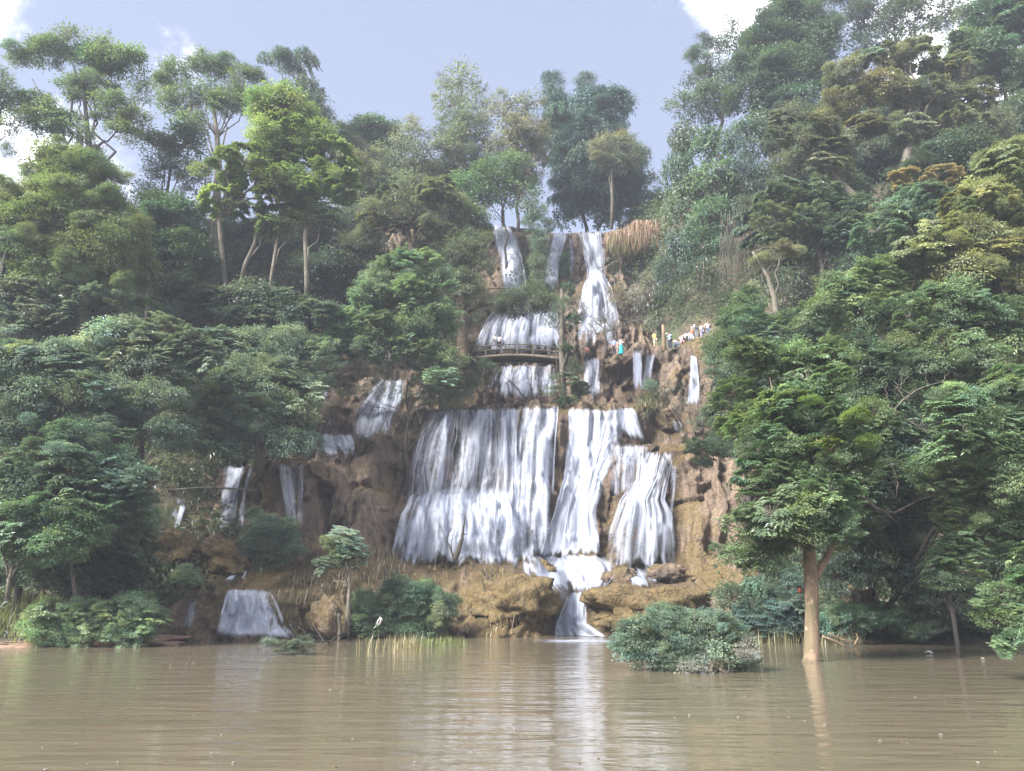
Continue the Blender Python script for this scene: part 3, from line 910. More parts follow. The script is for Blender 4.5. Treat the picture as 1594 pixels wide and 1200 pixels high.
def bough(kind, seed):
    r = np.random.default_rng(seed)
    P, Dr, Nn, Ln, Wd, Ti, tw = [], [], [], [], [], [], []

    def add(p, d, n, l, w, t):
        P.append(p); Dr.append(d); Nn.append(n); Ln.append(l); Wd.append(w); Ti.append(t)

    if kind in ('broad', 'fine', 'airy'):
        nt, nlf, ll, ww, sp, droop = {'broad': (44, 42, .165, .074, .19, .5), 'fine': (56, 38, .185, .046, .18, .9), 'airy': (30, 25, .185, .074, .20, .35)}[kind]
        dirs = shell_dirs(nt, r)
        rad = r.uniform(.45, 1.0, nt) ** .7
        rad *= 1 + .28 * vnoise(dirs[:, 0] * 2.2 + seed, dirs[:, 1] * 2.2, dirs[:, 2] * 2.2, 5)
        C = dirs * rad[:, None]
        for c, dd in zip(C, dirs):
            k = nlf
            off = r.normal(0, 1, (k, 3)) * sp * np.array([1, 1, .55])
            p = c + off
            d = unit(off * 2 + dd * .5 + r.normal(0, .6, (k, 3))) + np.array([0, 0, -droop])
            n = r.normal(0, .5, (k, 3)) + np.array([0, 0, 1.0]) + dd * .3
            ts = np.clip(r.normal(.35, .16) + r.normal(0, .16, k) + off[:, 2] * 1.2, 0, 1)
            add(p, d, n, ll * r.uniform(.7, 1.25, k), ww * r.uniform(.8, 1.2, k), ts)
            tw.append((c * .05, c, .016))
            if kind == 'airy':
                for _ in range(3):
                    tw.append((c * .7, c + r.normal(0, 1, 3) * sp, .009))
    elif kind == 'rosette':
        nt = 42
        dirs = shell_dirs(nt, r, .45)
        C = dirs * (r.uniform(.5, 1.0, nt) ** .6)[:, None]
        for c, dd in zip(C, dirs):
            for q in range(4):
                h = c + r.normal(0, 1, 3) * np.array([.17, .17, .08])
                k = 8
                th = np.arange(k) * 2 * math.pi / k + r.uniform(0, 6)
                o = np.stack([np.cos(th), np.sin(th), np.full(k, -.25 - r.uniform(0, .5))], 1) + dd * .35
                n = np.array([0, 0, 1.0]) + r.normal(0, .25, (k, 3))
                add(h + o * .012, o, n, -1 * -.25 * r.uniform(.75, 1.2, k), .082 * r.uniform(.8, 1.2, k), np.clip(r.normal(.35, .2) + r.normal(0, .1, k), 0, 1))
            tw.append((c * .05, c, .015))
    elif kind == 'layer':
        # flat sprays of leaf held in tiers, drooping at the rim
        nt = 26
        dirs = shell_dirs(nt, r, .3)
        C = dirs * (r.uniform(.45, .9, nt) ** .6)[:, None]
        for c, dd in zip(C, dirs):
            out = unit(np.array([dd[0], dd[1], 0.02]))
            sd = np.array([-out[1], out[0], 0])
            tv = r.normal(.4, .17)
            for q in range(7):
                az = r.uniform(-1.2, 1.2); ln = r.uniform(.22, .46)
                dq = out * math.cos(az) + sd * math.sin(az)
                m_ = 9
                s_ = np.linspace(.1, 1, m_)
                line = c + dq[None] * (s_ * ln)[:, None] + np.array([0, 0, -1.0])[None] * (s_ ** 2 * .16)[:, None] + np.array([0, 0, r.uniform(-.06, .06)])
                side = np.cross(dq, [0, 0, 1.0])
                for sg in (-1, 1):
                    d = dq[None] * .6 + side[None] * sg * .9 + np.array([0, 0, -.35]) + r.normal(0, .18, (m_, 3))
                    n = np.array([0, 0, 1.0]) + r.normal(0, .3, (m_, 3))
                    add(line, d, n, .21 * r.uniform(.75, 1.15, m_), .088 * r.uniform(.8, 1.15, m_), np.clip(tv + r.normal(0, .12, m_), 0, 1))
            tw.append((c * .05, c, .016))
    elif kind == 'twig':
        nt = 26
        dirs = shell_dirs(nt, r, .55)
        for dd in dirs:
            c = dd * r.uniform(.6, 1.0)
            tw.append((dd * .03, c * .55, .020)); tw.append((c * .5, c, .013))
            for _ in range(6):
                s_ = c * r.uniform(.4, .95); e_ = s_ + (dd + r.normal(0, .7, 3)) * r.uniform(.15, .35)
                tw.append((s_, e_, .008))
                if r.random() < .25:
                    k = 3
                    add(np.repeat(e_[None], k, 0) + r.normal(0, .02, (k, 3)), r.normal(0, 1, (k, 3)) - np.array([0, 0, .5]), r.normal(0, 1, (k, 3)), .10 * r.uniform(.7, 1.2, k), .04 * np.ones(k), r.uniform(0, 1, k))
    elif kind == 'veil':
        # hanging creeper: strings of small leaves falling straight down
        for q in range(64):
            a = r.uniform(0, 2 * math.pi); rr = math.sqrt(r.uniform(0, 1)) * .95
            top = np.array([math.cos(a) * rr, math.sin(a) * rr, .75 * math.sqrt(max(0, 1 - rr * rr)) + r.uniform(-.2, .2)])
            ln = r.uniform(.5, 1.5); k = int(20 * ln)
            s_ = np.linspace(0, 1, k)
            p = top + np.stack([r.normal(0, .05, k), r.normal(0, .05, k), -s_ * ln], 1)
            d = r.normal(0, .8, (k, 3)) + np.array([0, 0, -1.0]) + np.array([math.cos(a), math.sin(a), 0]) * .5
            n = r.normal(0, .6, (k, 3)) + np.array([math.cos(a), math.sin(a), .7])
            add(p, d, n,   .18 * r.uniform(.7, 1.25, k), .09 * r.uniform(.8, 1.2, k), np.clip(r.normal(.3, .2) + r.normal(0, .15, k), 0, 1))
            tw.append((top, top - np.array([0, 0, ln * .95]), .006))
    cat = lambda q: np.concatenate(q)
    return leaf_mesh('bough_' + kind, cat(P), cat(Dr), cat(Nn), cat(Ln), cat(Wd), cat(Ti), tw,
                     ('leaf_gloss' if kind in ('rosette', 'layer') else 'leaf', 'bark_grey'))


BOUGH = {k: [bough(k, 100 * i + s) for s in range(4)] for i, k in enumerate(('broad', 'fine', 'airy', 'rosette', 'layer', 'twig', 'veil'))}


def fib(n):
    i = np.arange(n) + .5
    ph = np.arccos(1 - 2 * i / n); th = math.pi * (1 + 5 ** .5) * i
    return np.stack([np.cos(th) * np.sin(ph), np.sin(th) * np.sin(ph), np.cos(ph)], 1)


def curve(p0, p1, n=7, sag=.12, wob=.06):
    p0, p1 = np.asarray(p0, float), np.asarray(p1, float)
    t = np.linspace(0, 1, n)[:, None]
    L = np.linalg.norm(p1 - p0)
    p = p0 + (p1 - p0) * t
    p = p + np.array([0, 0, 1.0]) * np.sin(t * math.pi) * L * sag * -.5
    w = RNG.normal(0, 1, (n, 3)) * L * wob * np.sin(t * math.pi)
    return p + w


def tree(name, label, kind, color, Y, lobes, trunk=None, bark='bark_grey', cat='tree', group=None, rb=None, rtrunk=None,
         tint_jit=.16, limbs=12, base=None, fill=1.0, root_drop=.4, dens=1.0, limb_r=1.0, limb_from=.45):
    """lobes: (px, py, rx, ry[, dY]) masses of foliage, in photograph pixels at depth Y; built at their true size there.
    trunk: list of (px, py, radius_m[, dY]) or None for a hidden trunk rising from the ground."""
    L = []
    for q in lobes:
        px, py, a, b = q[:4]; dy = q[4] if len(q) > 4 else 0
        c = pt(px, py, Y + dy); s = mpp(py, Y + dy)
        g_ = 1.14 if Y < 57 else 1.0
        L.append((c, a * s * g_, b * s * g_, q[5] if len(q) > 5 else None))
    cen = np.mean([q[0] for q in L], 0)
    if trunk:
        tp = [pt(q[0], q[1], Y + (q[3] if len(q) > 3 else 0)) for q in trunk]
        tr = [q[2] for q in trunk]
    else:
        bx = cen[0] + RNG.uniform(-.6, .6); by = Y + RNG.uniform(0, .6)
        while floor_z(bx, by) < .25 and by < Y + 14: by += .5
        bz = floor_z(bx, by) - root_drop if base is None else base
        top = cen.copy(); 
        hgt = max(top[2] - bz, 1.5)
        rr = rtrunk or float(np.clip(hgt * .016, .05, .45))
        tp = list(curve((bx, by, bz), (top[0], top[1], max(top[2], bz + 1.5)), 8, 0, .02)); tr = list(np.linspace(rr, rr * .4, 8))
    root = empty(name, tuple(tp[0]))
    tag(root, label, cat, group)
    o0 = np.asarray(tp[0])
    tp = np.array(tp) - o0
    lum_ = .3 * color[0] + .6 * color[1] + .1 * color[2]
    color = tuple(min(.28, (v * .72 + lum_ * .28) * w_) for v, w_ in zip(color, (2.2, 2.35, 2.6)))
    # boughs
    r0 = rb or float(np.clip(.027 * Y, .55, 2.6))
    B = []
    for (c, a, b, lc) in L:
        if max(a, b) < r0 * 1.35:
            B.append((c, a, a, b, lc)); continue
        e = (a + b) / 2 * .9
        area = 4 * math.pi * ((a * b) ** 1.6 / 3 + (a * e) ** 1.6 / 3 + (b * e) ** 1.6 / 3) ** (1 / 1.6)
        n = max(5, int(area / (math.pi * r0 * r0) * 1.3 * fill))
        for d in fib(n):
            if d[1] > .35 and RNG.random() < .6: continue
            k = RNG.uniform(.55, 1.12)
            inn = max(.25, 1 - .55 * r0 / max(a, b))
            q = c + d * np.array([a, e, b]) * k * inn + RNG.normal(0, .12, 3) * r0
            s = r0 * RNG.uniform(.62, 1.3) * (1.0 if k < .95 else .7)
            B.append((q, s, s, s * RNG.uniform(.62, .9), lc))
    for i in range(int(len(B) * .35)):
        c, a, b, lc = L[RNG.integers(len(L))]
        d = unit(RNG.normal(0, 1, 3) + np.array([0, -.4, .25]))
        s = r0 * RNG.uniform(.35, .6)
        B.append((c + d * np.array([a, (a + b) / 2, b]) * RNG.uniform(.95, 1.18), s, s, s * .75, lc))
    crown = empty('crown', (0, 0, 0), root)
    mix = kind if isinstance(kind, (list, tuple)) else [kind]
    for (q, sx_, sy_, sz_, lc) in B:
        cl = lc or color
        if dens < 1 and RNG.random() > dens: continue
        o = bpy.data.objects.new('bough', BOUGH[random.choice(mix)][random.randrange(4)])
        COL.objects.link(o); o.parent = crown
        o.location = q - o0
        o.rotation_euler = (random.uniform(-.45, .45), random.uniform(-.45, .45), random.uniform(0, 6.28))
        o.scale = (sx_, sy_, sz_)
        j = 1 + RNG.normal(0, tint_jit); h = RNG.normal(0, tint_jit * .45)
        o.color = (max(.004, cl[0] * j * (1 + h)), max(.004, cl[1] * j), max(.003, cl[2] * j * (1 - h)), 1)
    mb = MB()
    mb.tube(tp, tr, 9, rough=.07)
    if limbs and B:
        idx = RNG.permutation(len(B))[:limbs]
        for i in idx:
            q = B[i][0] - o0
            k = RNG.integers(max(1, int(len(tp) * limb_from)), len(tp))
            st = tp[k]
            rr = max(.025, tr[k] * RNG.uniform(.4, .6)) * limb_r
            mb.tube(curve(st, st + (q - st) * .84, 7, -.15, .045), np.linspace(rr, max(.015, rr * .25), 7), 6, rough=.05)
    link('trunk', mb.mesh('trunk'), root, MAT[bark if trunk else 'bark_shaded'])  # trunks without a drawn path get the bark with shade in its colour
    return root


# leaf base colours
G_OLIVE, G_YEL, G_DEEP, G_GREY, G_BLUE = (.060, .082, .026), (.115, .140, .032), (.030, .055, .026), (.068, .092, .062), (.030, .060, .042)
YL = (.15, .22, .06)
G_MID, G_BRN, G_LITE, G_DARK = (.048, .080, .030), (.100, .092, .050), (.090, .125, .045), (.022, .038, .020)

# ---- left hill, skyline
tree('tall_tree', 'tall airy tree at the upper left, bare forked trunks against bright sky', ['airy', 'broad'], G_OLIVE, 62,
     [(55, 95, 38, 24), (110, 80, 40, 22), (160, 92, 34, 26), (200, 100, 30, 24), (215, 140, 22, 26), (140, 135, 38, 20), (80, 185, 40, 26), (175, 165, 30, 24), (205, 185, 26, 18), (40, 160, 30, 16), (120, 215, 30, 16), (190, 205, 26, 16)],
     [(165, 470, .55), (162, 380, .42), (150, 300, .34), (140, 240, .28), (135, 190, .2), (130, 130, .12)], 'bark_dark', limbs=16, fill=.75, rb=1.5)
tree('tall_tree', 'dark sprig of a tree cut by the left frame edge, level with the airy tree', 'airy', G_OLIVE, 60,
     [(4, 125, 24, 16), (14, 195, 22, 14), (-30, 150, 34, 40), (8, 232, 16, 12)], None, 'bark_dark', fill=.8)
tree('broadleaf_tree', 'wide domed olive tree below the airy tree, upper left', ['broad', 'fine'], (.066, .086, .022), 52,
     [(105, 330, 88, 80), (50, 380, 70, 70), (160, 400, 70, 70), (90, 440, 80, 40), (20, 330, 34, 40), (120, 275, 55, 34)], None, 'bark_grey', fill=.95)
tree('broadleaf_tree', 'bright yellow-green leafy edge of a tree at the far left', 'broad', (.13, .145, .03), 50,
     [(28, 318, 26, 16), (8, 345, 24, 16), (45, 300, 16, 8)], None, limbs=4)
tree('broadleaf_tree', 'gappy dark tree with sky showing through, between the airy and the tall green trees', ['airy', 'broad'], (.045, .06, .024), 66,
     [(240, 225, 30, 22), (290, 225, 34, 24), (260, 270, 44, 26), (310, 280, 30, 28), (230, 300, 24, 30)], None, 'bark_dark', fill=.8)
tree('broadleaf_tree', 'dense dark green tree under the gappy one, left of the pale trunks', 'broad', G_DEEP, 60,
     [(265, 345, 48, 50), (300, 400, 48, 44), (240, 410, 44, 40), (290, 460, 46, 34)], None)
tree('tall_tree', 'tall green tree with thin forked stems, left of the vine-hung column', ['airy', 'broad'], (.052, .080, .024), 70,
     [(272, 115, 24, 22), (310, 105, 34, 20), (350, 108, 34, 18), (390, 125, 34, 22), (270, 160, 24, 26), (315, 150, 30, 24), (300, 195, 28, 20), (365, 160, 38, 24), (410, 160, 26, 20), (255, 140, 14, 20)],
     [(330, 440, .5), (335, 340, .42), (340, 260, .36), (338, 215, .26), (332, 160, .14)], 'bark_grey', limbs=16, fill=.7, rb=1.7, limb_r=.6)
tree('broadleaf_tree', 'big yellow-green tree lit from behind, with pale multiple trunks', ['broad', 'layer'], (.095, .125, .024), 60,
     [(430, 170, 48, 30), (475, 210, 46, 30), (515, 245, 38, 26), (445, 225, 60, 36), (400, 270, 52, 30), (350, 270, 34, 24), (455, 290, 54, 26), (345, 310, 32, 18), (530, 285, 26, 22)],
     [(350, 450, .26), (346, 400, .23), (341, 340, .2), (360, 280, .2), (400, 230, .12)], 'bark_pale', limbs=16, fill=.9)
for (lab, P_) in (('pale slender bare trunk leaning right, left of the straight pale trunk', [(418, 470, .17), (424, 420, .15), (432, 370, .13), (436, 330, .1)]),
                  ('straight pale bare trunk standing alone below the yellow-green tree', [(478, 472, .22), (477, 420, .2), (475, 370, .18), (478, 320, .14)]),
                  ('pale trunk crossing behind the forked pale trunks, upper left', [(372, 446, .2), (382, 410, .18), (396, 380, .15), (402, 345, .11)])):
    tree('tall_tree', lab, ['layer', 'broad'], (.075, .10, .03), 61, [(P_[-1][0], P_[-1][1] - 8, 34, 20), (P_[-1][0] + 24, P_[-1][1] + 10, 24, 14)], P_, 'bark_grey', limbs=6)
tree('creeper_tree', 'column of creeper with a tufted top, upper left skyline', ['fine', 'veil'], (.034, .058, .032), 85,
     [(468, 100, 24, 20), (440, 94, 22, 10), (412, 90, 12, 8), (485, 95, 12, 16), (475, 140, 34, 26), (480, 175, 38, 26), (500, 185, 22, 26)], None, 'bark_dark', limbs=8)
tree('broadleaf_tree', 'dark round treetop on the skyline right of the creeper column', 'broad', G_DEEP, 92,
     [(575, 205, 42, 20), (545, 222, 30, 18), (610, 222, 30, 20), (575, 240, 60, 24)], None)
tree('broadleaf_tree', 'grey-green mixed tree below the dark round treetop', ['airy', 'broad'], (.070, .076, .040), 80,
     [(560, 275, 44, 34), (600, 300, 44, 36), (545, 320, 34, 30), (640, 310, 40, 34)], None, fill=.9)
tree('sparse_tree', 'thin hazy tree with half-bare twigs right of the dark round treetop', ['airy', 'twig'], (.085, .088, .055), 88,
     [(640, 215, 30, 24), (665, 235, 28, 28), (640, 255, 34, 24), (690, 215, 20, 20)], None, 'bark_grey', fill=.8)
tree('sparse_tree', 'tallest lacy tree of the centre skyline', ['airy', 'airy', 'twig'], (.082, .092, .048), 88,
     [(715, 130, 30, 22), (700, 165, 26, 24), (740, 170, 24, 26), (755, 140, 14, 14), (720, 205, 40, 26), (700, 245, 34, 26), (745, 235, 34, 26), (690, 135, 12, 16)],
     [(725, 400, .4), (722, 320, .34), (720, 250, .26), (720, 190, .16), (718, 130, .08)], 'bark_grey', limbs=18, fill=.7, rb=1.9)
tree('sparse_tree', 'brownish see-through tree between the lacy tree and the dark bamboo', ['airy', 'twig', 'airy'], (.092, .090, .046), 86,
     [(785, 180, 28, 30), (820, 165, 26, 20), (800, 215, 34, 28), (835, 205, 22, 34), (775, 240, 30, 28), (820, 260, 30, 30)], None, 'bark_red', fill=.75, rb=2.0)
tree('broadleaf_tree', 'mid-green tree over the head of the long upper ribbon fall', ['broad', 'airy'], (.050, .085, .028), 80,
     [(770, 275, 34, 26), (800, 255, 24, 20), (810, 300, 34, 30), (838, 330, 16, 18), (745, 312, 30, 22), (730, 290, 30, 24)], None, fill=.9)
tree('broadleaf_tree', 'loose green tree hanging beside the left edge of the long ribbon fall', ['broad', 'airy'], (.060, .076, .036), 73,
     [(700, 345, 40, 28), (738, 368, 24, 24), (690, 395, 40, 32), (738, 405, 22, 24), (715, 440, 30, 24), (665, 370, 34, 28), (745, 340, 22, 18)], None, 'bark_grey')
tree('broadleaf_tree', 'mixed olive canopy filling the skyline dip left of the lacy tree', ['airy', 'broad'], (.074, .080, .042), 91,
     [(600, 265, 44, 30), (650, 280, 44, 32), (690, 290, 44, 34), (560, 255, 34, 26)], None)
tree('broadleaf_tree', 'mixed brown-green canopy filling the skyline between the lacy tree and the bamboo', ['airy', 'broad', 'twig'], (.078, .082, .044), 91,
     [(740, 280, 40, 34), (780, 270, 36, 36), (815, 280, 26, 34), (800, 230, 30, 28), (835, 250, 16, 30), (760, 235, 30, 26)], None)
tree('bamboo_clump', 'big dark blue-green bamboo clump with two spires above the topmost fall', ['fine', 'veil'], (.024, .050, .042), 96,
     [(862, 128, 16, 22), (852, 118, 10, 10), (912, 128, 17, 18), (868, 165, 24, 24), (912, 165, 34, 28), (950, 165, 34, 26), (965, 155, 22, 14), (890, 205, 52, 30), (940, 205, 50, 34), (885, 250, 36, 32), (935, 250, 50, 34), (890, 300, 30, 30), (920, 310, 44, 34), (965, 300, 44, 26), (980, 250, 26, 30), (905, 230, 60, 36), (935, 280, 60, 36), (885, 330, 26, 22), (955, 330, 44, 20), (862, 148, 18, 22), (912, 148, 20, 20), (870, 230, 26, 30)], None, 'bark_dark', limbs=10)
tree('sparse_tree', 'slender tan-leaved tree in front of the bamboo clump', ['airy'], (.088, .088, .046), 90,
     [(935, 235, 24, 14), (965, 222, 26, 16), (985, 240, 22, 18), (950, 252, 30, 12)],
     [(952, 356, .22), (953, 310, .2), (952, 270, .16), (956, 235, .08)], 'bark_pale', limbs=9, rb=1.5)
tree('broadleaf_tree', 'low hazy green tree in the notch right of the bamboo clump', ['airy', 'broad'], (.050, .072, .042), 98,
     [(1010, 285, 24, 26), (1020, 320, 30, 22), (985, 325, 36, 18)], None)
tree('broadleaf_tree', 'dark hillside tree filling the gap behind the pale trunks', ['broad', 'fine'], (.040, .056, .032), 74,
     [(360, 380, 50, 44), (420, 390, 54, 44), (330, 430, 50, 40), (400, 440, 60, 36), (460, 440, 50, 36)], None)
tree('broadleaf_tree', 'dark hillside tree right of the straight pale trunk', ['broad', 'airy'], (.044, .056, .036), 76,
     [(480, 350, 50, 36), (540, 350, 44, 30), (510, 390, 50, 36), (560, 400, 40, 30), (470, 310, 34, 24)], None)
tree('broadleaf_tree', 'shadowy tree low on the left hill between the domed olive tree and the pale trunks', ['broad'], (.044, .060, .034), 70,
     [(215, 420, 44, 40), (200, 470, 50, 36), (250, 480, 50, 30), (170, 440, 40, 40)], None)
# ---- right hill, skyline
tree('bamboo_clump', 'feathery bamboo leaning over the sky edge beside the white cloud', ['fine', 'airy'], (.042, .064, .040), 82,
     [(1078, 85, 14, 10), (1100, 100, 20, 16), (1085, 130, 24, 22), (1065, 165, 30, 20), (1100, 160, 36, 26), (1095, 60, 12, 10), (1120, 70, 20, 16), (1140, 45, 20, 14), (1130, 115, 34, 30), (1150, 80, 26, 24)], None, limbs=8, fill=.8)
tree('broadleaf_tree', 'tall dark leafy tree reaching the top frame edge, right of the cloud', ['fine', 'broad'], (.036, .062, .030), 80,
     [(1190, 60, 36, 40), (1230, 30, 40, 40), (1270, 60, 36, 40), (1200, 110, 40, 36), (1250, 120, 44, 36), (1170, 150, 36, 30), (1220, 165, 44, 30), (1170, 95, 26, 24), (1240, -20, 50, 30)], None, limbs=8)
tree('tall_tree', 'airy dark tree with sky holes at the top, right of centre', 'airy', (.040, .056, .030), 84,
     [(1330, 25, 40, 26), (1380, 40, 40, 24), (1430, 25, 36, 28), (1480, 20, 30, 28), (1350, 75, 36, 24), (1400, 85, 36, 22), (1330, -20, 60, 30), (1420, -20, 60, 30)], None, 'bark_dark', fill=.75)
tree('broadleaf_tree', 'dense green tree filling the top right corner', ['broad', 'layer'], (.045, .074, .034), 70,
     [(1560, 30, 60, 44), (1530, 90, 46, 36), (1580, 120, 50, 40), (1500, 70, 30, 24), (1480, 110, 36, 24), (1590, 190, 50, 40), (1600, -20, 70, 40)], None)
for i, (lab, lob, kd, cl) in enumerate((
        ('creeper-smothered tree at the notch edge, right of the grassy overhang', [(1065, 215, 26, 30), (1055, 265, 26, 34), (1075, 300, 34, 34), (1050, 330, 24, 30)], ['veil', 'fine'], (.040, .066, .028)),
        ('lower creeper curtain hanging beside the topmost fall', [(1055, 385, 28, 34), (1045, 425, 26, 30), (1075, 430, 32, 34), (1035, 455, 18, 18)], ['veil', 'fine'], (.032, .058, .034)),
        ('green creeper tower right of the notch, under the feathery bamboo', [(1110, 225, 34, 34), (1115, 280, 36, 36), (1105, 340, 34, 34), (1095, 385, 30, 28)], ['veil', 'broad'], (.044, .076, .030)),
        ('deep green creeper tree between the creeper tower and the olive trees', [(1165, 215, 36, 36), (1165, 275, 34, 36), (1160, 330, 34, 30)], ['veil', 'fine'], (.030, .056, .032)))):
    tree('creeper_tree', lab, kd, cl, 78 - i * 1.2, lob, None, limbs=5)
tree('spreading_tree', 'large olive-brown umbrella tree with pale spreading limbs, upper right', ['layer', 'broad'], (.098, .096, .044), 62,
     [(1310, 125, 36, 18), (1360, 100, 42, 18), (1420, 92, 44, 18), (1475, 115, 40, 20), (1300, 165, 44, 18), (1370, 145, 50, 22), (1440, 150, 50, 24), (1505, 155, 44, 22), (1340, 195, 40, 18), (1490, 195, 46, 22), (1540, 200, 34, 22), (1410, 205, 40, 20), (1530, 250, 34, 20)],
     [(1402, 300, .5), (1408, 262, .45), (1415, 225, .36), (1425, 180, .26), (1428, 130, .14)], 'bark_pale', limbs=22, rb=1.25, fill=.62, limb_r=1.1)
tree('spreading_tree', 'leaning olive-grey tree with bare lower limbs, left of the umbrella tree', ['layer', 'airy'], (.084, .086, .046), 60,
     [(1225, 185, 36, 18), (1280, 200, 36, 18), (1205, 225, 30, 18), (1250, 225, 44, 20), (1305, 225, 32, 18), (1220, 260, 36, 16), (1275, 255, 40, 16)],
     [(1350, 335, .36), (1330, 305, .3), (1300, 275, .24), (1265, 245, .16), (1240, 215, .09)], 'bark_grey', limbs=16, rb=1.2, fill=.65)
tree('layered_tree', 'grey-green tiered tree below the leaning olive tree', ['layer', 'broad', 'rosette'], (.062, .082, .048), 57,
     [(1220, 305, 40, 22), (1270, 310, 44, 22), (1310, 330, 36, 20), (1210, 345, 38, 22), (1260, 355, 46, 24), (1320, 365, 40, 22)], None, fill=.9)
tree('layered_tree', 'drooping tree with shiny pale leaf sprays under the umbrella tree', ['rosette', 'layer', 'broad'], (.066, .094, .050), 52,
     [(1400, 335, 44, 22), (1440, 310, 40, 18), (1370, 365, 40, 22), (1460, 340, 30, 20)], None)
tree('layered_tree', 'small rust-tinged bough of leaves above the shiny drooping tree', 'layer', (.150, .095, .045), 53,
     [(1430, 284, 34, 10), (1465, 272, 22, 9)], None, limbs=4)
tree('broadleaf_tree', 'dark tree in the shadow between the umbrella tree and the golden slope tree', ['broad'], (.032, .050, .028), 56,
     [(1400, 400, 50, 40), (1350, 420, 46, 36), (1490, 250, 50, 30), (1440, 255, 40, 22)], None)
tree('broadleaf_tree', 'dark hillside tree behind the umbrella tree, closing the right slope', ['broad', 'fine'], (.044, .062, .036), 74,
     [(1290, 190, 50, 36), (1350, 180, 50, 36), (1420, 190, 50, 36), (1330, 240, 56, 36), (1400, 250, 56, 36), (1270, 250, 44, 34), (1470, 230, 50, 36), (1540, 240, 50, 40), (1200, 200, 36, 36)], None)
tree('broadleaf_tree', 'dim green tree on the right slope behind the tiered grey-green tree', ['broad', 'layer'], (.048, .066, .038), 66,
     [(1200, 390, 40, 34), (1250, 390, 46, 30), (1310, 300, 44, 34), (1340, 380, 44, 34), (1290, 410, 46, 30), (1180, 350, 34, 34)], None)
# ---- right hill, front
tree('layered_tree', 'great golden-green tree sloping down from the right frame edge', ['layer', 'broad'], (.118, .124, .040), 42,
     [(1575, 290, 46, 36), (1530, 320, 46, 34), (1580, 360, 50, 40), (1490, 360, 44, 30), (1540, 390, 50, 34), (1450, 390, 40, 26), (1600, 430, 50, 40), (1500, 430, 46, 30), (1560, 250, 36, 20)], None, rb=1.0, fill=.95)
tree('layered_tree', 'bright fresh-green tree below the shiny drooping one, right of the pale-limbed tree', ['layer', 'rosette', 'broad'], (.092, .125, .046), 44,
     [(1370, 440, 46, 26), (1320, 455, 44, 24), (1420, 430, 40, 26), (1290, 480, 36, 24), (1350, 490, 50, 30), (1400, 490, 44, 30)], None, rb=1.0)
tree('layered_tree', 'broad mid-green tree under the golden tree, right side', ['layer', 'rosette', 'broad'], (.072, .105, .042), 38,
     [(1480, 480, 50, 30), (1540, 500, 50, 36), (1590, 520, 40, 40), (1450, 530, 46, 30), (1510, 560, 50, 34), (1430, 480, 36, 26)], None, rb=.9)
tree('pale_limbed_tree', 'small tree with pale forked limbs and a yellow-green tuft, right of the people', ['broad', 'airy'], (.16, .19, .04), 55,
     [(1215, 395, 26, 9), (1185, 405, 16, 8), (1240, 388, 12, 6)],
     [(1208, 530, .28), (1208, 490, .25), (1206, 465, .22), (1195, 430, .15), (1172, 392, .09)], 'bark_pale', limbs=9, rb=.9)
tree('broadleaf_tree', 'dusky twiggy tree behind the pale-limbed tree', ['airy', 'twig'], (.078, .086, .054), 60,
     [(1185, 425, 34, 26), (1235, 440, 36, 26), (1270, 430, 30, 26), (1170, 460, 26, 20)], None)
tree('broadleaf_tree', 'green leaf mass hiding the edge of the people’s ledge', ['rosette', 'broad'], (.058, .090, .036), 53,
     [(1150, 505, 32, 26), (1190, 530, 40, 30), (1135, 545, 30, 24), (1235, 510, 40, 30), (1280, 530, 40, 26), (1160, 470, 26, 18)], None, rb=1.0)
tree('broadleaf_tree', 'dark glossy tree over the right flank of the cliff', ['rosette', 'broad'], (.042, .066, .034), 48,
     [(1150, 590, 34, 26), (1200, 590, 40, 30), (1130, 635, 26, 24), (1180, 650, 40, 32), (1250, 580, 44, 30), (1100, 705, 26, 12), (1125, 690, 20, 14)], None, rb=1.0)
HERO = tree('riverside_tree', 'near tree with a thick tan trunk standing in the river', ['rosette', 'broad', 'layer'], (.066, .098, .034), 30,
     [(1240, 640, 50, 32), (1300, 655, 50, 32), (1350, 665, 40, 26), (1210, 690, 50, 34), (1280, 710, 50, 34), (1330, 715, 36, 28), (1220, 740, 44, 34), (1270, 770, 48, 30), (1190, 780, 34, 26), (1160, 820, 34, 22), (1210, 830, 40, 26), (1150, 860, 26, 16), (1300, 800, 34, 30), (1180, 730, 30, 30), (1280, 600, 44, 26), (1190, 870, 26, 18), (1180, 560, 36, 24, 2), (1230, 565, 36, 24, 2), (1145, 615, 30, 24, 2), (1290, 560, 36, 22, 2), (1160, 660, 36, 26, 1), (1255, 790, 40, 26, -1.6), (1290, 765, 36, 24, -1.6), (1235, 820, 36, 20, -1.4), (1305, 830, 28, 18, -1.2), (1200, 800, 36, 24, -1.5), (1325, 645, 16, 7, -1.8, YL), (1290, 690, 15, 8, -2.0, YL), (1350, 685, 15, 8, -1.6, YL), (1262, 622, 14, 6, -1.8, YL)],
     [(1263, 1037, .42), (1263, 1024, .285), (1264, 960, .255), (1263, 900, .25), (1259, 850, .22), (1255, 800, .2), (1252, 750, .18), (1255, 690, .11)], 'bark_tan', limbs=7, rb=.75, fill=.9, limb_r=.5, limb_from=.72)
DARKT = tree('broadleaf_tree', 'dark full tree right of the river-standing tree, with dead pale branches', ['layer', 'rosette', 'broad'], (.046, .072, .034), 38,
     [(1330, 560, 44, 30), (1390, 570, 44, 30), (1360, 610, 44, 28), (1420, 630, 44, 34), (1380, 670, 40, 30), (1430, 700, 44, 36), (1370, 740, 46, 32), (1330, 780, 40, 30), (1440, 580, 40, 26)], None, rb=.95)
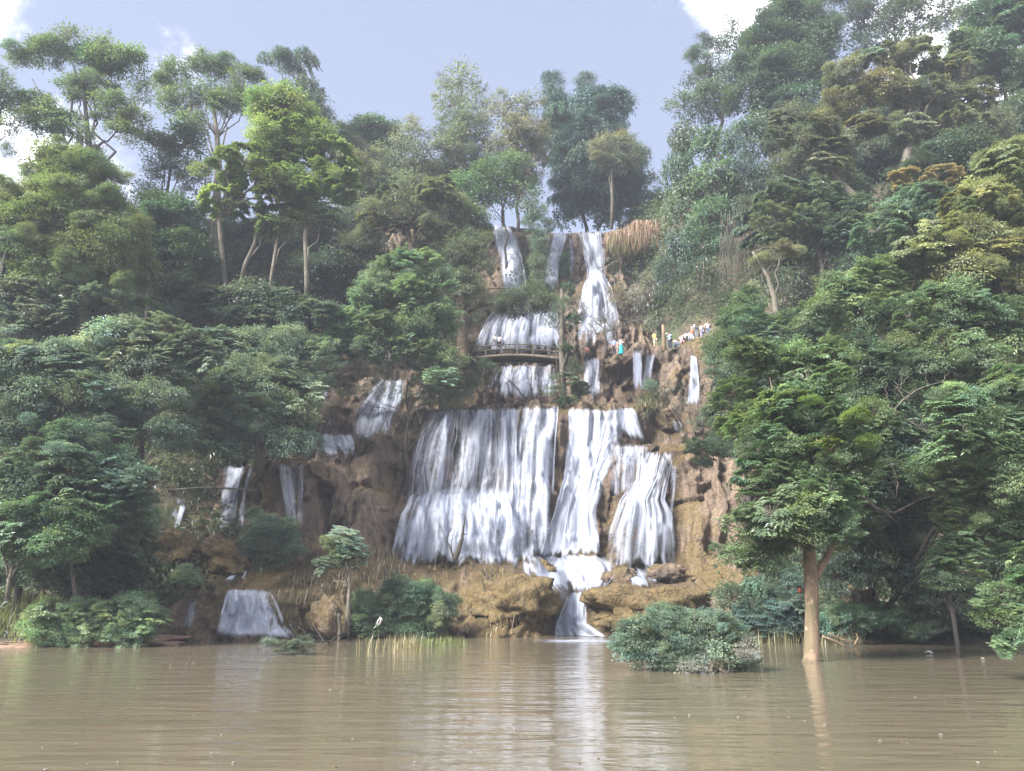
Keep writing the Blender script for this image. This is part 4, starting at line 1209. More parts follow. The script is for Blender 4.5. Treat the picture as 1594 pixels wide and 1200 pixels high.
tree('layered_tree', 'tiered green tree beside the right frame edge, halfway up', ['layer', 'broad', 'rosette'], (.076, .112, .040), 31,
     [(1570, 600, 40, 26), (1520, 630, 46, 28), (1580, 660, 44, 30), (1500, 680, 44, 26), (1550, 710, 50, 30), (1480, 640, 34, 22), (1590, 750, 40, 30)], None, rb=.78)
tree('layered_tree', 'lower tiered tree with pale leaf tiers over the dark bank, right', ['layer', 'broad', 'rosette'], (.072, .105, .036), 33,
     [(1510, 770, 44, 22), (1560, 800, 44, 24), (1490, 810, 40, 20), (1540, 840, 44, 22), (1480, 860, 36, 20), (1590, 860, 34, 26), (1460, 740, 36, 22)], None, rb=.75)
tree('layered_tree', 'nearest bright bough drooping to the water at the right frame edge', ['layer', 'rosette', 'broad'], (.080, .120, .046), 23,
     [(1585, 900, 28, 16), (1560, 920, 26, 12), (1590, 945, 30, 16), (1550, 965, 24, 12), (1585, 985, 26, 14), (1565, 1005, 16, 9), (1535, 940, 16, 9), (1610, 960, 30, 60)], [(1680, 1050, .2), (1675, 1000, .18), (1660, 950, .14), (1640, 900, .08)], 'bark_grey', rb=.42, limbs=8)
tree('slender_tree', 'thin reddish trunk rising from the water near the right edge', ['layer', 'broad', 'rosette'], (.050, .080, .032), 32,
     [(1470, 905, 26, 14), (1500, 890, 26, 14), (1450, 880, 22, 12)],
     [(1494, 1032, .10), (1490, 1000, .09), (1484, 960, .08), (1477, 925, .07), (1470, 895, .05)], 'bark_shaded', limbs=7, rb=.7)
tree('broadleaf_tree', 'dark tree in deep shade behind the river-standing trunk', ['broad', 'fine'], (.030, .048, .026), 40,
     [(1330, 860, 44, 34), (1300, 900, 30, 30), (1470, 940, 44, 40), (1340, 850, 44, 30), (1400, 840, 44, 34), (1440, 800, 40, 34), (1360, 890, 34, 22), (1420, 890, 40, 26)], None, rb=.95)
tree('broadleaf_tree', 'dim green thicket tree at the right bank, beneath the dead branch', ['layer', 'broad'], (.036, .060, .028), 41,
     [(1400, 780, 40, 26), (1450, 930, 40, 26), (1520, 930, 40, 34), (1560, 890, 30, 30)], None, rb=.95)
tree('broadleaf_tree', 'hanging green tangle on the cliff corner left of the tan trunk', ['veil', 'broad'], (.048, .076, .034), 44,
     [(1215, 890, 26, 30), (1180, 920, 26, 24), (1230, 940, 30, 26), (1140, 930, 26, 20)], None, rb=.85)
# ---- left slope, middle and front
tree('layered_tree', 'hazy grey-green tree on the left slope under the domed olive tree', ['rosette', 'layer', 'broad'], (.066, .084, .058), 51,
     [(40, 470, 46, 30), (95, 480, 46, 30), (150, 480, 40, 28), (60, 510, 50, 24)], [(128, 540, .45), (129, 500, .42), (130, 460, .38), (131, 420, .3)], 'bark_grey')
tree('layered_tree', 'dark tiered tree at the centre-left, under the straight pale trunk', ['layer', 'broad', 'rosette'], (.040, .056, .034), 57,
     [(330, 470, 46, 22), (390, 465, 46, 22), (440, 475, 44, 22), (480, 490, 40, 22), (380, 500, 60, 20), (300, 495, 40, 20), (450, 510, 44, 18)], None, rb=1.25)
tree('layered_tree', 'pale rosette-leaved tree left of the dark tiered one', ['rosette', 'broad'], (.078, .100, .070), 46,
     [(200, 525, 46, 22), (260, 530, 46, 20), (160, 555, 44, 24), (230, 565, 50, 26), (300, 550, 40, 22), (290, 590, 40, 26)], None, rb=1.15)
tree('layered_tree', 'rosette-leaved tree at the left frame edge, mid height', ['rosette', 'broad'], (.066, .090, .058), 42,
     [(30, 560, 46, 26), (90, 570, 46, 26), (20, 610, 40, 26), (80, 620, 46, 26), (140, 610, 44, 24), (40, 660, 44, 24)], None, rb=1.05)
tree('layered_tree', 'grey-leaved tree bulging over the dark mound, left', ['rosette', 'layer', 'broad'], (.064, .086, .056), 43,
     [(190, 620, 44, 26), (240, 630, 40, 26), (170, 655, 44, 22), (120, 660, 36, 20), (260, 670, 34, 26)], None, rb=1.05)
tree('broadleaf_tree', 'smooth dark green mound-like tree at the left, above the riverbank', ['layer', 'broad', 'rosette'], (.046, .074, .042), 39,
     [(120, 720, 80, 46), (190, 750, 50, 40), (60, 740, 60, 46), (130, 780, 90, 40), (30, 790, 50, 40), (190, 820, 50, 40, 3), (120, 850, 60, 40, 3), (210, 870, 40, 34, 4), (60, 880, 60, 34, 3), (150, 900, 60, 24, 4)], None, rb=.95)
tree('broadleaf_tree', 'fresher green low tree under the dark mound, lower left', ['layer', 'rosette', 'broad'], (.058, .098, .040), 37.5,
     [(70, 800, 46, 22), (130, 805, 40, 22), (40, 840, 44, 28), (100, 845, 36, 22), (10, 820, 30, 30)], [(12, 935, .12), (14, 905, .11), (20, 875, .09), (30, 840, .06)], 'bark_grey', rb=.9)
tree('drooping_tree', 'silvery drooping-leaved tree rooted on the left tier above the cave', ['rosette', 'broad'], (.086, .112, .070), 50,
     [(330, 610, 40, 28), (380, 590, 40, 28), (430, 600, 40, 30), (470, 620, 30, 28), (340, 660, 44, 30), (400, 650, 50, 34), (300, 685, 26, 16), (345, 692, 30, 14), (450, 655, 38, 26), (445, 692, 34, 12), (475, 685, 24, 14)],
     [(404, 735, .40), (405, 715, .36), (404, 690, .28), (400, 660, .18), (398, 620, .1)], 'bark_dark', rb=1.1)
tree('drooping_tree', 'pale leafy tree behind the drooping tree, touching the leaning tree', ['rosette', 'broad'], (.080, .106, .068), 54,
     [(340, 540, 40, 24), (400, 545, 40, 24), (450, 540, 40, 26), (490, 560, 30, 30), (480, 600, 26, 24)], None, rb=1.2)
tree('leaning_tree', 'large pale-green tree leaning right from a slanted trunk, left of the falls', ['rosette', 'broad'], (.078, .112, .056), 58,
     [(640, 410, 44, 22), (600, 430, 34, 20), (585, 465, 44, 22), (640, 455, 50, 26), (690, 440, 24, 22), (550, 505, 44, 22), (600, 510, 46, 26), (660, 500, 50, 26), (695, 495, 24, 26), (520, 540, 40, 22), (575, 545, 36, 18), (640, 540, 44, 20), (700, 560, 26, 18), (690, 590, 26, 18)],
     [(508, 590, .34), (535, 575, .3), (560, 560, .27), (590, 535, .2), (620, 490, .13)], 'bark_grey', rb=1.15, limbs=18)
tree('leaning_tree', 'lower twiggy boughs trailing under the leaning tree onto the ledge', ['broad', 'twig'], (.075, .085, .045), 60,
     [(660, 600, 24, 16), (695, 612, 34, 14), (725, 600, 20, 18), (535, 600, 20, 14), (560, 575, 24, 12)], None, rb=1.1)
tree('spreading_tree', 'brown-branched tree with bare curving stems above the leaning tree', ['airy', 'layer'], (.078, .084, .042), 70,
     [(580, 345, 40, 22), (640, 340, 44, 24), (690, 350, 36, 24), (560, 375, 34, 18), (620, 310, 44, 20), (690, 310, 36, 22)],
     [(645, 420, .3), (640, 385, .27), (632, 350, .22), (625, 320, .14)], 'bark_red', limbs=18, rb=1.35, fill=.7, limb_r=1.3)
tree('broadleaf_tree', 'dim hillside tree in the dark hollow left of the brown-branched tree', ['broad', 'twig'], (.036, .046, .030), 72,
     [(500, 360, 44, 34), (545, 400, 40, 30), (500, 420, 44, 34), (540, 440, 40, 24)], None)
tree('thick_trunk_tree', 'tree with a thick reddish trunk and a crooked limb reaching over the footbridge', ['airy', 'broad', 'airy'], (.058, .072, .036), 65.5,
     [(720, 400, 34, 24), (738, 425, 26, 24), (700, 440, 30, 22), (728, 460, 28, 20), (735, 375, 24, 18), (800, 470, 30, 16), (840, 478, 30, 14), (860, 500, 16, 12), (820, 450, 20, 10), (690, 500, 26, 20), (700, 535, 26, 18), (745, 492, 12, 12), (690, 475, 26, 18)],
     [(722, 575, .62), (721, 550, .58), (719, 520, .55), (716, 490, .5), (722, 455, .34), (730, 420, .2)], 'bark_red', limbs=14, rb=1.2, fill=.75, limb_r=.55)
tree('cliff_tree', 'slim dark tree growing on the main tier lip, in front of the footbridge end', ['rosette', 'airy'], (.050, .074, .040), 62.4,
     [(880, 590, 22, 12), (892, 572, 16, 10), (864, 608, 18, 10), (904, 606, 14, 11), (884, 630, 20, 12), (878, 655, 9, 10), (880, 545, 12, 10), (870, 480, 14, 14), (890, 500, 12, 14), (884, 450, 10, 10)],
     [(879, 690, .30), (878, 640, .27), (876, 590, .25), (874, 540, .24), (875, 490, .18), (874, 450, .1)], 'bark_dark', limbs=14, rb=1.0)
tree('cliff_tree', 'green bush-like tree on the rock left of the narrow upper strand', ['broad', 'fine'], (.048, .076, .030), 80,
     [(840, 375, 16, 26), (838, 415, 15, 26), (830, 345, 18, 16), (836, 448, 15, 16), (855, 350, 10, 12)], None, rb=1.5)
tree('cliff_tree', 'small green clump between the strands of the topmost fall', ['broad', 'fine'], (.046, .080, .032), 83,
     [(880, 402, 9, 11), (878, 422, 8, 10), (886, 440, 9, 9)], None, rb=1.2)
tree('dry_tree', 'grey leafless tree standing by the foot of the topmost plume', ['twig'], (.14, .12, .09), 70,
     [(942, 500, 26, 22), (930, 520, 20, 18), (955, 515, 20, 20), (905, 490, 26, 24), (895, 470, 20, 18)],
     [(944, 556, .14), (943, 540, .12), (942, 520, .09), (941, 500, .05)], 'bark_dark', limbs=9)
tree('dry_tree', 'dusty brown thicket on the rock slope right of the topmost plume', ['twig', 'airy'], (.110, .085, .055), 78,
     [(985, 470, 26, 30), (1010, 450, 22, 26), (980, 500, 26, 20), (1020, 480, 22, 26), (960, 460, 14, 20)], None, 'bark_red', limbs=6)
tree('dry_tree', 'brown leafless thicket on the slope behind the people on the ledge', ['twig', 'veil'], (.085, .085, .055), 76,
     [(1050, 480, 26, 22), (1090, 470, 26, 24), (1020, 505, 20, 16), (1115, 455, 26, 30), (1070, 500, 26, 14)], None, 'bark_red', limbs=6)
tree('creeper_tree', 'green creeper thicket on the slope directly above the seated people', ['veil', 'broad', 'twig'], (.052, .072, .036), 73.5,
     [(1075, 478, 26, 20), (1100, 455, 28, 26), (1060, 500, 22, 14), (1095, 492, 24, 14), (1120, 480, 22, 18)], None, rb=1.4)
# ------------------------------------------------------------------ undergrowth: ground cover over the slopes and the cliff's shoulders
def undergrowth(name, pts, size, color, leaf=(.2, .09), nleaf=150, seed=1, label=None):
    r = np.random.default_rng(seed)
    pts = np.asarray(pts); n = len(pts)
    d = unit(r.normal(0, 1, (n, nleaf, 3)) + np.array([0, -.25, .45]))
    rad = r.uniform(.5, 1.0, (n, nleaf, 1)) ** .6
    S = np.asarray(size)[:, None, None]
    lump = 1 + .35 * vnoise(d[..., 0] * 2 + np.arange(n)[:, None] * 3.1, d[..., 1] * 2, d[..., 2] * 2, 9)[..., None]
    pos = (pts[:, None, :] + d * rad * S * lump * np.array([1.15, 1.0, .8])).reshape(-1, 3)
    dr = (d + r.normal(0, .6, d.shape) + np.array([0, 0, -.5])).reshape(-1, 3)
    nr = (r.normal(0, .5, d.shape) + np.array([0, 0, 1.0]) + d * .4).reshape(-1, 3)
    k = n * nleaf
    t = np.clip(np.repeat(r.normal(.35, .22, n), nleaf) + r.normal(0, .15, k), 0, 1)
    sc = np.repeat(np.clip(np.asarray(size), .5, 1.6), nleaf)
    me = leaf_mesh(name, pos, dr, nr, leaf[0] * sc * r.uniform(.7, 1.3, k), leaf[1] * sc * r.uniform(.8, 1.2, k), t, None)
    o = link(name, me)
    o.color = (*color, 1)
    return tag(o, label, None, None, 'stuff')


def to_px(p):
    p = np.atleast_2d(p); q = p - np.array([0, 0, CAM_H])
    f = q[:, 1] * CP + q[:, 2] * SP; u = -q[:, 1] * SP + q[:, 2] * CP
    return CX + FPX * q[:, 0] / f, CY - FPX * u / f


r_ = np.random.default_rng(5)
n_ = 9000
gxx = r_.uniform(-62, 70, n_); gyy = r_.uniform(36, 104, n_)
gzz = ground(gxx, gyy)
ppx, ppy = to_px(np.stack([gxx, gyy, gzz], 1))
ok = (ppx > -60) & (ppx < 1660) & (gzz > .5)
ok &= ~(((gxx > -16) & (gxx < 11) & (gyy < 90)) | ((gxx > 0) & (gxx < 20) & (gyy > 62) & (gyy < 72.5)))
ok &= r_.random(n_) < .62
P_ = np.stack([gxx, gyy, gzz + .3], 1)[ok]
left = P_[:, 0] < 0
undergrowth('undergrowth', P_[left], r_.uniform(.8, 2.2, left.sum()), (.075, .10, .062), (.30, .13), 100, 2)
undergrowth('undergrowth', P_[~left], r_.uniform(.8, 2.2, (~left).sum()), (.07, .10, .058), (.30, .13), 100, 3)
# on the rock, where the photograph shows it overgrown
REG = [  # px0, px1, py0, py1, count
    (430, 770, 335, 575, 360), (1020, 1210, 380, 500, 110), (800, 862, 370, 470, 50), (1100, 1230, 520, 700, 90),
    (180, 260, 690, 760, 24), (940, 1040, 395, 500, 34), (560, 760, 560, 628, 70), (1000, 1060, 600, 650, 16), (1150, 1250, 800, 985, 70), (180, 225, 800, 990, 40)]
cp, cs = [], []
for (a, b_, c_, d_, n) in REG:
    for _ in range(n):
        h = cliff_hit(r_.uniform(a, b_), r_.uniform(c_, d_))
        if h is not None and h.z > .4:
            cp.append((h.x, h.y - .1, h.z)); cs.append(r_.uniform(.35, 1.0) * h.y / 62)
for _ in range(130):                              # scrub on the earth slope behind the ledge of people
    ra = ray_dir(r_.uniform(1035, 1130), r_.uniform(425, 505))
    Yt = np.arange(66, 90, .25); q_ = np.array([0, 0, CAM_H]) + ra[None] * (Yt / ra[1])[:, None]
    hit_ = np.where(ground(q_[:, 0], Yt) > q_[:, 2])[0]
    if len(hit_):
        k_ = hit_[0]; cp.append((q_[k_, 0], Yt[k_] + .1, q_[k_, 2])); cs.append(r_.uniform(.4, .95))
undergrowth('creeping_foliage', cp, cs, (.072, .096, .055), (.26, .11), 90, 4)

# ------------------------------------------------------------------ rocks, banks
def rock(name, label, px, py, rx, ry, Y, cat='rock', matn='travertine', seed=0, depth=None, rough=.35, sub=28, stretch=(1, 1, 1)):
    c = pt(px, py, Y); s = mpp(py, Y)
    a, b = rx * s, ry * s; e = depth or (a + b) * .5
    nu, nv = sub * 2, sub
    th = np.linspace(0, 2 * math.pi, nu, endpoint=False); ph = np.linspace(0, math.pi, nv)
    TH, PH = np.meshgrid(th, ph)
    d = np.stack([np.cos(TH) * np.sin(PH), np.sin(TH) * np.sin(PH), np.cos(PH)], -1)
    d = np.sign(d) * np.abs(d) ** .85
    k = 1 + rough * fbm(d[..., 0] * 1.6 * stretch[0] + seed, d[..., 1] * 1.6, d[..., 2] * 1.6 * stretch[2], seed, 4)
    k = k + rough * .16 * fbm(d[..., 0] * 14 + seed, d[..., 1] * 14, d[..., 2] * 14, seed + 9, 2) + rough * .35 * fbm(d[..., 0] * 6 + seed, d[..., 1] * 6, d[..., 2] * 6, seed + 5, 3)
    V = (d * k[..., None] * np.array([a, e, b])).reshape(-1, 3)
    i = (np.arange(nv - 1)[:, None] * nu + np.arange(nu)[None]).ravel()
    i2 = (np.arange(nv - 1)[:, None] * nu + (np.arange(nu)[None] + 1) % nu).ravel()
    Q = np.stack([i, i + nu, i2 + nu, i2], 1)
    o = link(name, mesh_np(name, V, quads=Q), None, MAT[matn])
    o.location = c
    return tag(o, label, cat)


rock('mossy_boulder', 'rounded mossy hummock under the lone little fall, far left', 262, 862, 44, 30, 48.2, matn='mossy_rock', seed=3, rough=.3)
rock('mossy_boulder', 'mossy brown boulder right of the far left hummock', 352, 872, 42, 26, 48.8, matn='mossy_rock', seed=8, rough=.34)
rock('mossy_boulder', 'pitted mossy rock left of the outlet chute, overhanging the river', 806, 940, 56, 36, 50.4, matn='mossy_rock', seed=12, rough=.36)
rock('mossy_boulder', 'long mossy rock shelf right of the outlet chute', 1012, 950, 92, 32, 49.4, matn='mossy_rock', seed=17, rough=.34, depth=2.2)
rock('boulder', 'pale bare clay boulder at the water, left of the low green bushes', 515, 962, 34, 34, 46.6, seed=21, rough=.2)
rock('boulder', 'wet brown knob of rock in the foaming pool', 842, 888, 22, 15, 55.6, seed=25, rough=.3)
rock('boulder', 'larger wet rock between the foaming pool and the right fan', 966, 900, 26, 16, 54.4, seed=29, rough=.3)
rock('boulder', 'slanted dark slab right of the foaming pool', 1036, 892, 28, 13, 53.4, seed=33, rough=.25)
rock('clay_bank', 'low reddish clay bank at the water under the left bush', 120, 1004, 150, 13, 41.5, 'bank', 'bank_clay', 41, 3.0, .3)
rock('boulder', 'small pale rock mostly hidden in shade behind the tan trunk', 1335, 938, 26, 22, 43, seed=49, rough=.3)

# ------------------------------------------------------------------ grasses
def grass(name, pts, h, color, label=None, cat=None, kind=None, per=26, width=.02, hang=False, spread=.25, seed=1, droop=.5):
    r = np.random.default_rng(seed); pts = np.asarray(pts, float); n = len(pts) * per
    o = np.repeat(pts, per, 0) + r.normal(0, 1, (n, 3)) * np.array([spread, spread, .03 if not hang else .12])
    L = h * r.uniform(.55, 1.25, n)[:, None]
    az = r.uniform(0, 6.28, n); out = np.stack([np.cos(az), np.sin(az), np.zeros(n)], 1)
    up = np.array([0, 0, -1.0 if hang else 1.0])
    lean = r.uniform(.1, .5, n)[:, None]
    p1 = o + up * L * .5 + out * L * lean * .4
    p2 = o + up * L * (.95 - (0 if hang else droop * .5 * lean)) + out * L * lean
    s = np.stack([-np.sin(az), np.cos(az), np.zeros(n)], 1) * width
    V = np.stack([o - s, o + s, p1 - s * .8, p1 + s * .8, p2], 1).reshape(-1, 3)
    i = np.arange(n)[:, None] * 5
    T = np.concatenate([i + np.array([[0, 1, 3]]), i + np.array([[0, 3, 2]]), i + np.array([[2, 3, 4]])])
    me = mesh_np(name, V, tris=T, smooth=False)
    fattr(me, 'tint', np.repeat(np.clip(r.normal(.4, .25, n), 0, 1), 5))
    ob = link(name, me, None, MAT['leaf'])
    ob.color = (*color, 1)
    return tag(ob, label, cat, None, kind)


def on_cliff(px0, px1, py0, py1, n, seed=1):
    r = np.random.default_rng(seed); out = []
    for _ in range(n):
        h = cliff_hit(r.uniform(px0, px1), r.uniform(py0, py1))
        if h is not None and h.z > .05: out.append((h.x, h.y + .05, h.z))
    return out


TAN, STRAW, GRN = (.26, .195, .115), (.34, .27, .15), (.13, .155, .06)
grass('hanging_grass', on_cliff(948, 1034, 344, 372, 120, 3), 1.7, (.30, .20, .15), 'thick fringe of dry grass hanging from the overhang beside the topmost fall', 'grass', per=60, width=.022, hang=True, spread=.35)
grass('hanging_grass', on_cliff(948, 1000, 352, 385, 40, 4), 1.8, (.26, .23, .12), 'yellowish grass fringe at the left end of the overhang', 'grass', per=50, width=.022, hang=True, spread=.3, seed=5)
DRY = on_cliff(455, 540, 840, 955, 110, 7) + on_cliff(560, 640, 885, 985, 70, 8) + on_cliff(420, 470, 925, 985, 24, 9) + on_cliff(190, 330, 780, 900, 50, 10) + on_cliff(540, 620, 860, 905, 50, 13)
grass('dry_grass', DRY, .55, (.15, .12, .08), kind='stuff', per=22, width=.022, spread=.35, seed=9)
grass('dry_grass', on_cliff(640, 830, 885, 990, 50, 14), .5, (.24, .18, .09), kind='stuff', per=16, width=.02, spread=.3, seed=15)
def bankpts(px0, px1, py0, py1, n, seed=1, z=None):
    """Points on the water level band (z about 0) or on the low bank between those pixels."""
    r = np.random.default_rng(seed); out = []
    for _ in range(n):
        d = ray_dir(r.uniform(px0, px1), r.uniform(py0, py1)); t_ = -CAM_H / min(d[2], -.01)
        x, y = d[0] * t_, d[1] * t_
        out.append((x, y, max(-.05, float(ground(x, y)[0]) - .05)))
    return out


grass('reed_clump', bankpts(-30, 60, 996, 1006, 34, 3), 1.9, (.17, .18, .085), 'pale green reeds at the left frame edge on the waterline', 'reeds', per=18, width=.022, spread=.35, seed=21)
grass('reed_clump', bankpts(560, 640, 1006, 1016, 12, 4), .8, (.24, .20, .12), 'straw-coloured dry reeds standing in the water before the low green bushes', 'reeds', per=16, width=.018, spread=.3, seed=22)
grass('reed_clump', bankpts(640, 720, 1000, 1008, 18, 5), .5, GRN, 'short green waterside grass between the dry reeds and the brown tussock', 'grass', per=22, width=.016, spread=.35, seed=23)
grass('grass_tussock', on_cliff(766, 802, 945, 985, 16, 6), 1.1, (.30, .21, .13), 'drooping brown grass tussock by the water, left of the pitted rock', 'grass', per=30, width=.022, hang=True, spread=.3, seed=24)
grass('grass_tussock', on_cliff(655, 690, 925, 990, 10, 7), 1.0, (.27, .20, .11), 'dry tussock hanging over the water right of the low bushes', 'grass', per=24, width=.022, hang=True, spread=.3, seed=25)
grass('grass_tussock', on_cliff(1000, 1024, 616, 640, 22, 8), .8, (.15, .14, .07), 'tufted grass on the ledge under the twin falls', 'grass', kind='stuff', per=20, width=.03, spread=.3, seed=26)
grass('reed_clump', bankpts(1180, 1300, 996, 1004, 24, 9), .8, (.16, .15, .08), 'dim dry stalks at the waterline left of the tan trunk', 'reeds', per=14, width=.018, spread=.4, seed=27)


# hanging roots on the right shoulder
def roots(label, x0, x1, y0, y1, Y, n, seed):
    r = np.random.default_rng(seed); mb = MB()
    for _ in range(n):
        px = r.uniform(x0, x1); a = r.uniform(y0, y0 + (y1 - y0) * .4); b = r.uniform(y0 + (y1 - y0) * .6, y1)
        p0, p1 = pt(px, a, Y + r.uniform(-.8, .8)), pt(px + r.normal(0, 5), b, Y + r.uniform(-.8, .8))
        mb.tube(curve(p0, p1, 8, 0, .012), np.linspace(.03, .012, 8) * r.uniform(.6, 1.3), 4)
    return tag(link('hanging_roots', mb.mesh('hanging_roots'), None, MAT['bark_dark']), label, 'roots')


roots('curtain of brown hanging roots under the green creeper tower', 1120, 1190, 320, 480, 70, 90, 3)
roots('thin dark hanging roots on the slope above the seated people', 1080, 1140, 400, 500, 72, 50, 4)

# ------------------------------------------------------------------ bushes and small trees
def bush(label, kind, color, Y, lobes, rb=.5, name='bush', limbs=6, **kw):
    return tree(name, label, kind, color, Y, lobes, None, cat='bush', rb=rb, limbs=limbs, **kw)


bush('wide grey-green bush standing in the river, nearest bush at centre right', ['fine', 'broad'], (.078, .108, .066), 26.2,
     [(1000, 985, 36, 22), (1050, 970, 40, 20), (1100, 975, 40, 20), (1140, 995, 30, 20), (1060, 1005, 50, 22), (1010, 1012, 40, 16), (1110, 1015, 44, 20), (1150, 1025, 24, 14), (1060, 1030, 50, 13), (975, 1000, 22, 14), (1110, 1036, 40, 9)], .40, base=-.4, limbs=10)
bush('pale dead lower twigs and leaves edging the river-standing bush', ['twig', 'airy'], (.26, .24, .19), 25.6,
     [(1120, 1035, 30, 10), (1155, 1015, 24, 16), (1080, 1042, 30, 7), (1165, 995, 12, 10)], .4, base=-.3, limbs=5)
bush('light green bush on the clay bank at lower left', ['fine', 'broad', 'layer'], (.085, .125, .050), 39.2,
     [(90, 950, 40, 20), (140, 960, 44, 22), (190, 955, 40, 22), (75, 980, 36, 14), (130, 985, 50, 12), (200, 980, 44, 16), (235, 965, 22, 16), (215, 935, 22, 12)], .6)
bush('low bright green bush above the lower left ledge', ['fine'], (.095, .130, .055), 46.6, [(292, 892, 18, 12), (304, 902, 14, 9), (280, 900, 13, 9)], .5)
bush('dark green bush at the foot of the pale veil fall', ['broad', 'fine'], (.055, .080, .042), 49.4, [(410, 830, 26, 22), (425, 850, 30, 22), (395, 858, 24, 20), (440, 825, 18, 18), (415, 875, 22, 14), (402, 806, 12, 12), (455, 856, 16, 12)], .75)
bush('round dark green bush on the apron behind the dry reeds', ['broad'], (.050, .085, .038), 47.6, [(620, 920, 26, 14), (655, 925, 30, 16), (690, 940, 22, 16), (640, 950, 34, 18), (680, 965, 24, 14), (600, 945, 22, 18), (610, 975, 30, 14), (650, 980, 30, 12)], .6)
bush('vivid green sprig in front of the round dark bush', ['broad'], (.100, .190, .035), 46.7, [(684, 952, 12, 14), (604, 935, 11, 9), (676, 968, 10, 8)], .45)
bush('leafy dark bush left of the round one, behind the thin stump', ['broad'], (.060, .095, .035), 46.9, [(565, 945, 16, 18), (562, 968, 18, 16), (580, 985, 16, 12)], .55)
bush('twiggy plant drowned in the river below the lower left fall', ['airy', 'fine'], (.070, .085, .050), 33.5, [(440, 1006, 22, 8), (465, 1002, 18, 11), (475, 1018, 10, 8), (415, 1000, 12, 5)], .35, base=-.3, limbs=4)
bush('low green plant at the water right of the tan trunk, in shade', ['broad', 'fine'], (.048, .085, .040), 41, [(1340, 960, 36, 16), (1390, 965, 34, 16), (1300, 955, 22, 18), (1425, 980, 26, 12)], .6)
bush('shaded blue-green bush left of the tan trunk at the cliff foot', ['broad', 'layer'], (.052, .080, .056), 43, [(1215, 945, 24, 20), (1200, 975, 34, 18), (1240, 965, 24, 20), (1165, 960, 26, 20), (1235, 905, 18, 16)], .6)
bush('mossy green cushion at the left end of the footbridge', ['broad'], (.050, .080, .035), 66.4, [(752, 566, 14, 9), (765, 572, 12, 8), (745, 578, 10, 8)], .8)
bush('green bush hugging the rock below the twin falls', ['broad', 'fine'], (.060, .078, .038), 64, [(1012, 600, 12, 10), (1005, 640, 16, 12), (1020, 655, 14, 10)], .7)
bush('shrubs of dull green on the slope right of the little ledge chute', ['broad', 'twig'], (.080, .085, .045), 61, [(1095, 660, 20, 14), (1110, 685, 18, 12), (1075, 690, 12, 8), (1105, 640, 14, 12)], .7)
tree('young_tree', 'small pale-leaved tree leaning left at the water, before the brown rock', ['rosette'], (.092, .128, .075), 45,
     [(540, 835, 22, 11), (525, 850, 22, 11), (550, 852, 20, 12), (535, 870, 24, 10), (508, 876, 15, 8), (500, 890, 9, 7)],
     [(540, 990, .16), (542, 950, .15), (544, 915, .08), (546, 880, .06), (540, 845, .04)], 'bark_grey', rb=.7, limbs=7)
tree('bare_tree', 'pale nearly leafless young tree on the left bank', ['twig'], (.30, .28, .24), 40,
     [(105, 835, 24, 12), (130, 852, 18, 10), (92, 855, 16, 12), (110, 868, 22, 10)],
     [(118, 945, .11), (116, 915, .09), (112, 885, .07), (108, 855, .045)], 'bark_pale', rb=.9, limbs=10)

# leafless shrubs and a snag, built branch by branch
def branchy(name, label, Y, stems, bark='bark_dark', cat='shrub', twigs=10, seed=1, parent=None):
    r = np.random.default_rng(seed); mb = MB(); allp = []
    for st in stems:
        P = np.array([pt(q[0], q[1], Y + (q[3] if len(q) > 3 else 0)) for q in st]); R = [q[2] for q in st]
        t0 = np.linspace(0, 1, len(P)); t1 = np.linspace(0, 1, len(P) * 3)
        PP = np.stack([np.interp(t1, t0, P[:, k]) for k in range(3)], 1) + r.normal(0, .018, (len(t1), 3)) * np.linspace(0, 1, len(t1))[:, None]
        mb.tube(PP, np.interp(t1, t0, R), 6, rough=.08)
        allp.append((PP, np.interp(t1, t0, R)))
    for _ in range(twigs):
        PP, RR = allp[r.integers(len(allp))]
        k = r.integers(len(PP) // 3, len(PP)); L = r.uniform(.3, .9)
        d = unit(np.array([r.normal(0, 1), r.normal(0, .6), r.uniform(.1, 1.2)]))
        mb.tube(curve(PP[k], PP[k] + d * L, 5, 0, .06), np.linspace(max(.01, RR[k] * .5), .006, 5), 4)
    o = link(name, mb.mesh(name), parent, MAT[bark])
    return tag(o, label, cat) if parent is None else o


branchy('dry_shrub', 'gnarled leafless stump-shrub on the lip before the white apron', 55.4, [[(708, 872, .22), (714, 855, .2), (719, 838, .13), (722, 818, .07), (726, 795, .03)], [(706, 868, .09), (700, 850, .05), (690, 830, .03), (683, 812, .015)], [(704, 862, .05), (702, 845, .03), (708, 825, .015)]], twigs=14, seed=3)
branchy('dry_shrub', 'charred leafless shrub on the brown apron, lower centre', 50.6, [[(765, 935, .10), (762, 910, .09), (757, 890, .05), (748, 865, .02)], [(768, 935, .11), (766, 912, .10), (764, 895, .05), (770, 870, .02)], [(758, 936, .06), (754, 915, .05), (750, 900, .03)]], twigs=16, seed=4)
branchy('dry_shrub', 'leafless shrub on the ledge under the footbridge, before the wide fall', 63.6, [[(822, 632, .12), (815, 618, .1), (805, 604, .06), (790, 590, .03)], [(822, 630, .1), (826, 605, .06), (828, 580, .03)], [(838, 630, .08), (840, 605, .05), (846, 588, .02)], [(852, 630, .07), (852, 600, .04), (856, 585, .02)]], twigs=24, seed=5)
branchy('dry_shrub', 'thin leafless twigs on the brown shoulder left of the main curtain', 60, [[(655, 660, .05), (652, 645, .03), (645, 628, .015)], [(654, 660, .04), (660, 640, .02), (658, 622, .01)]], twigs=10, seed=6)
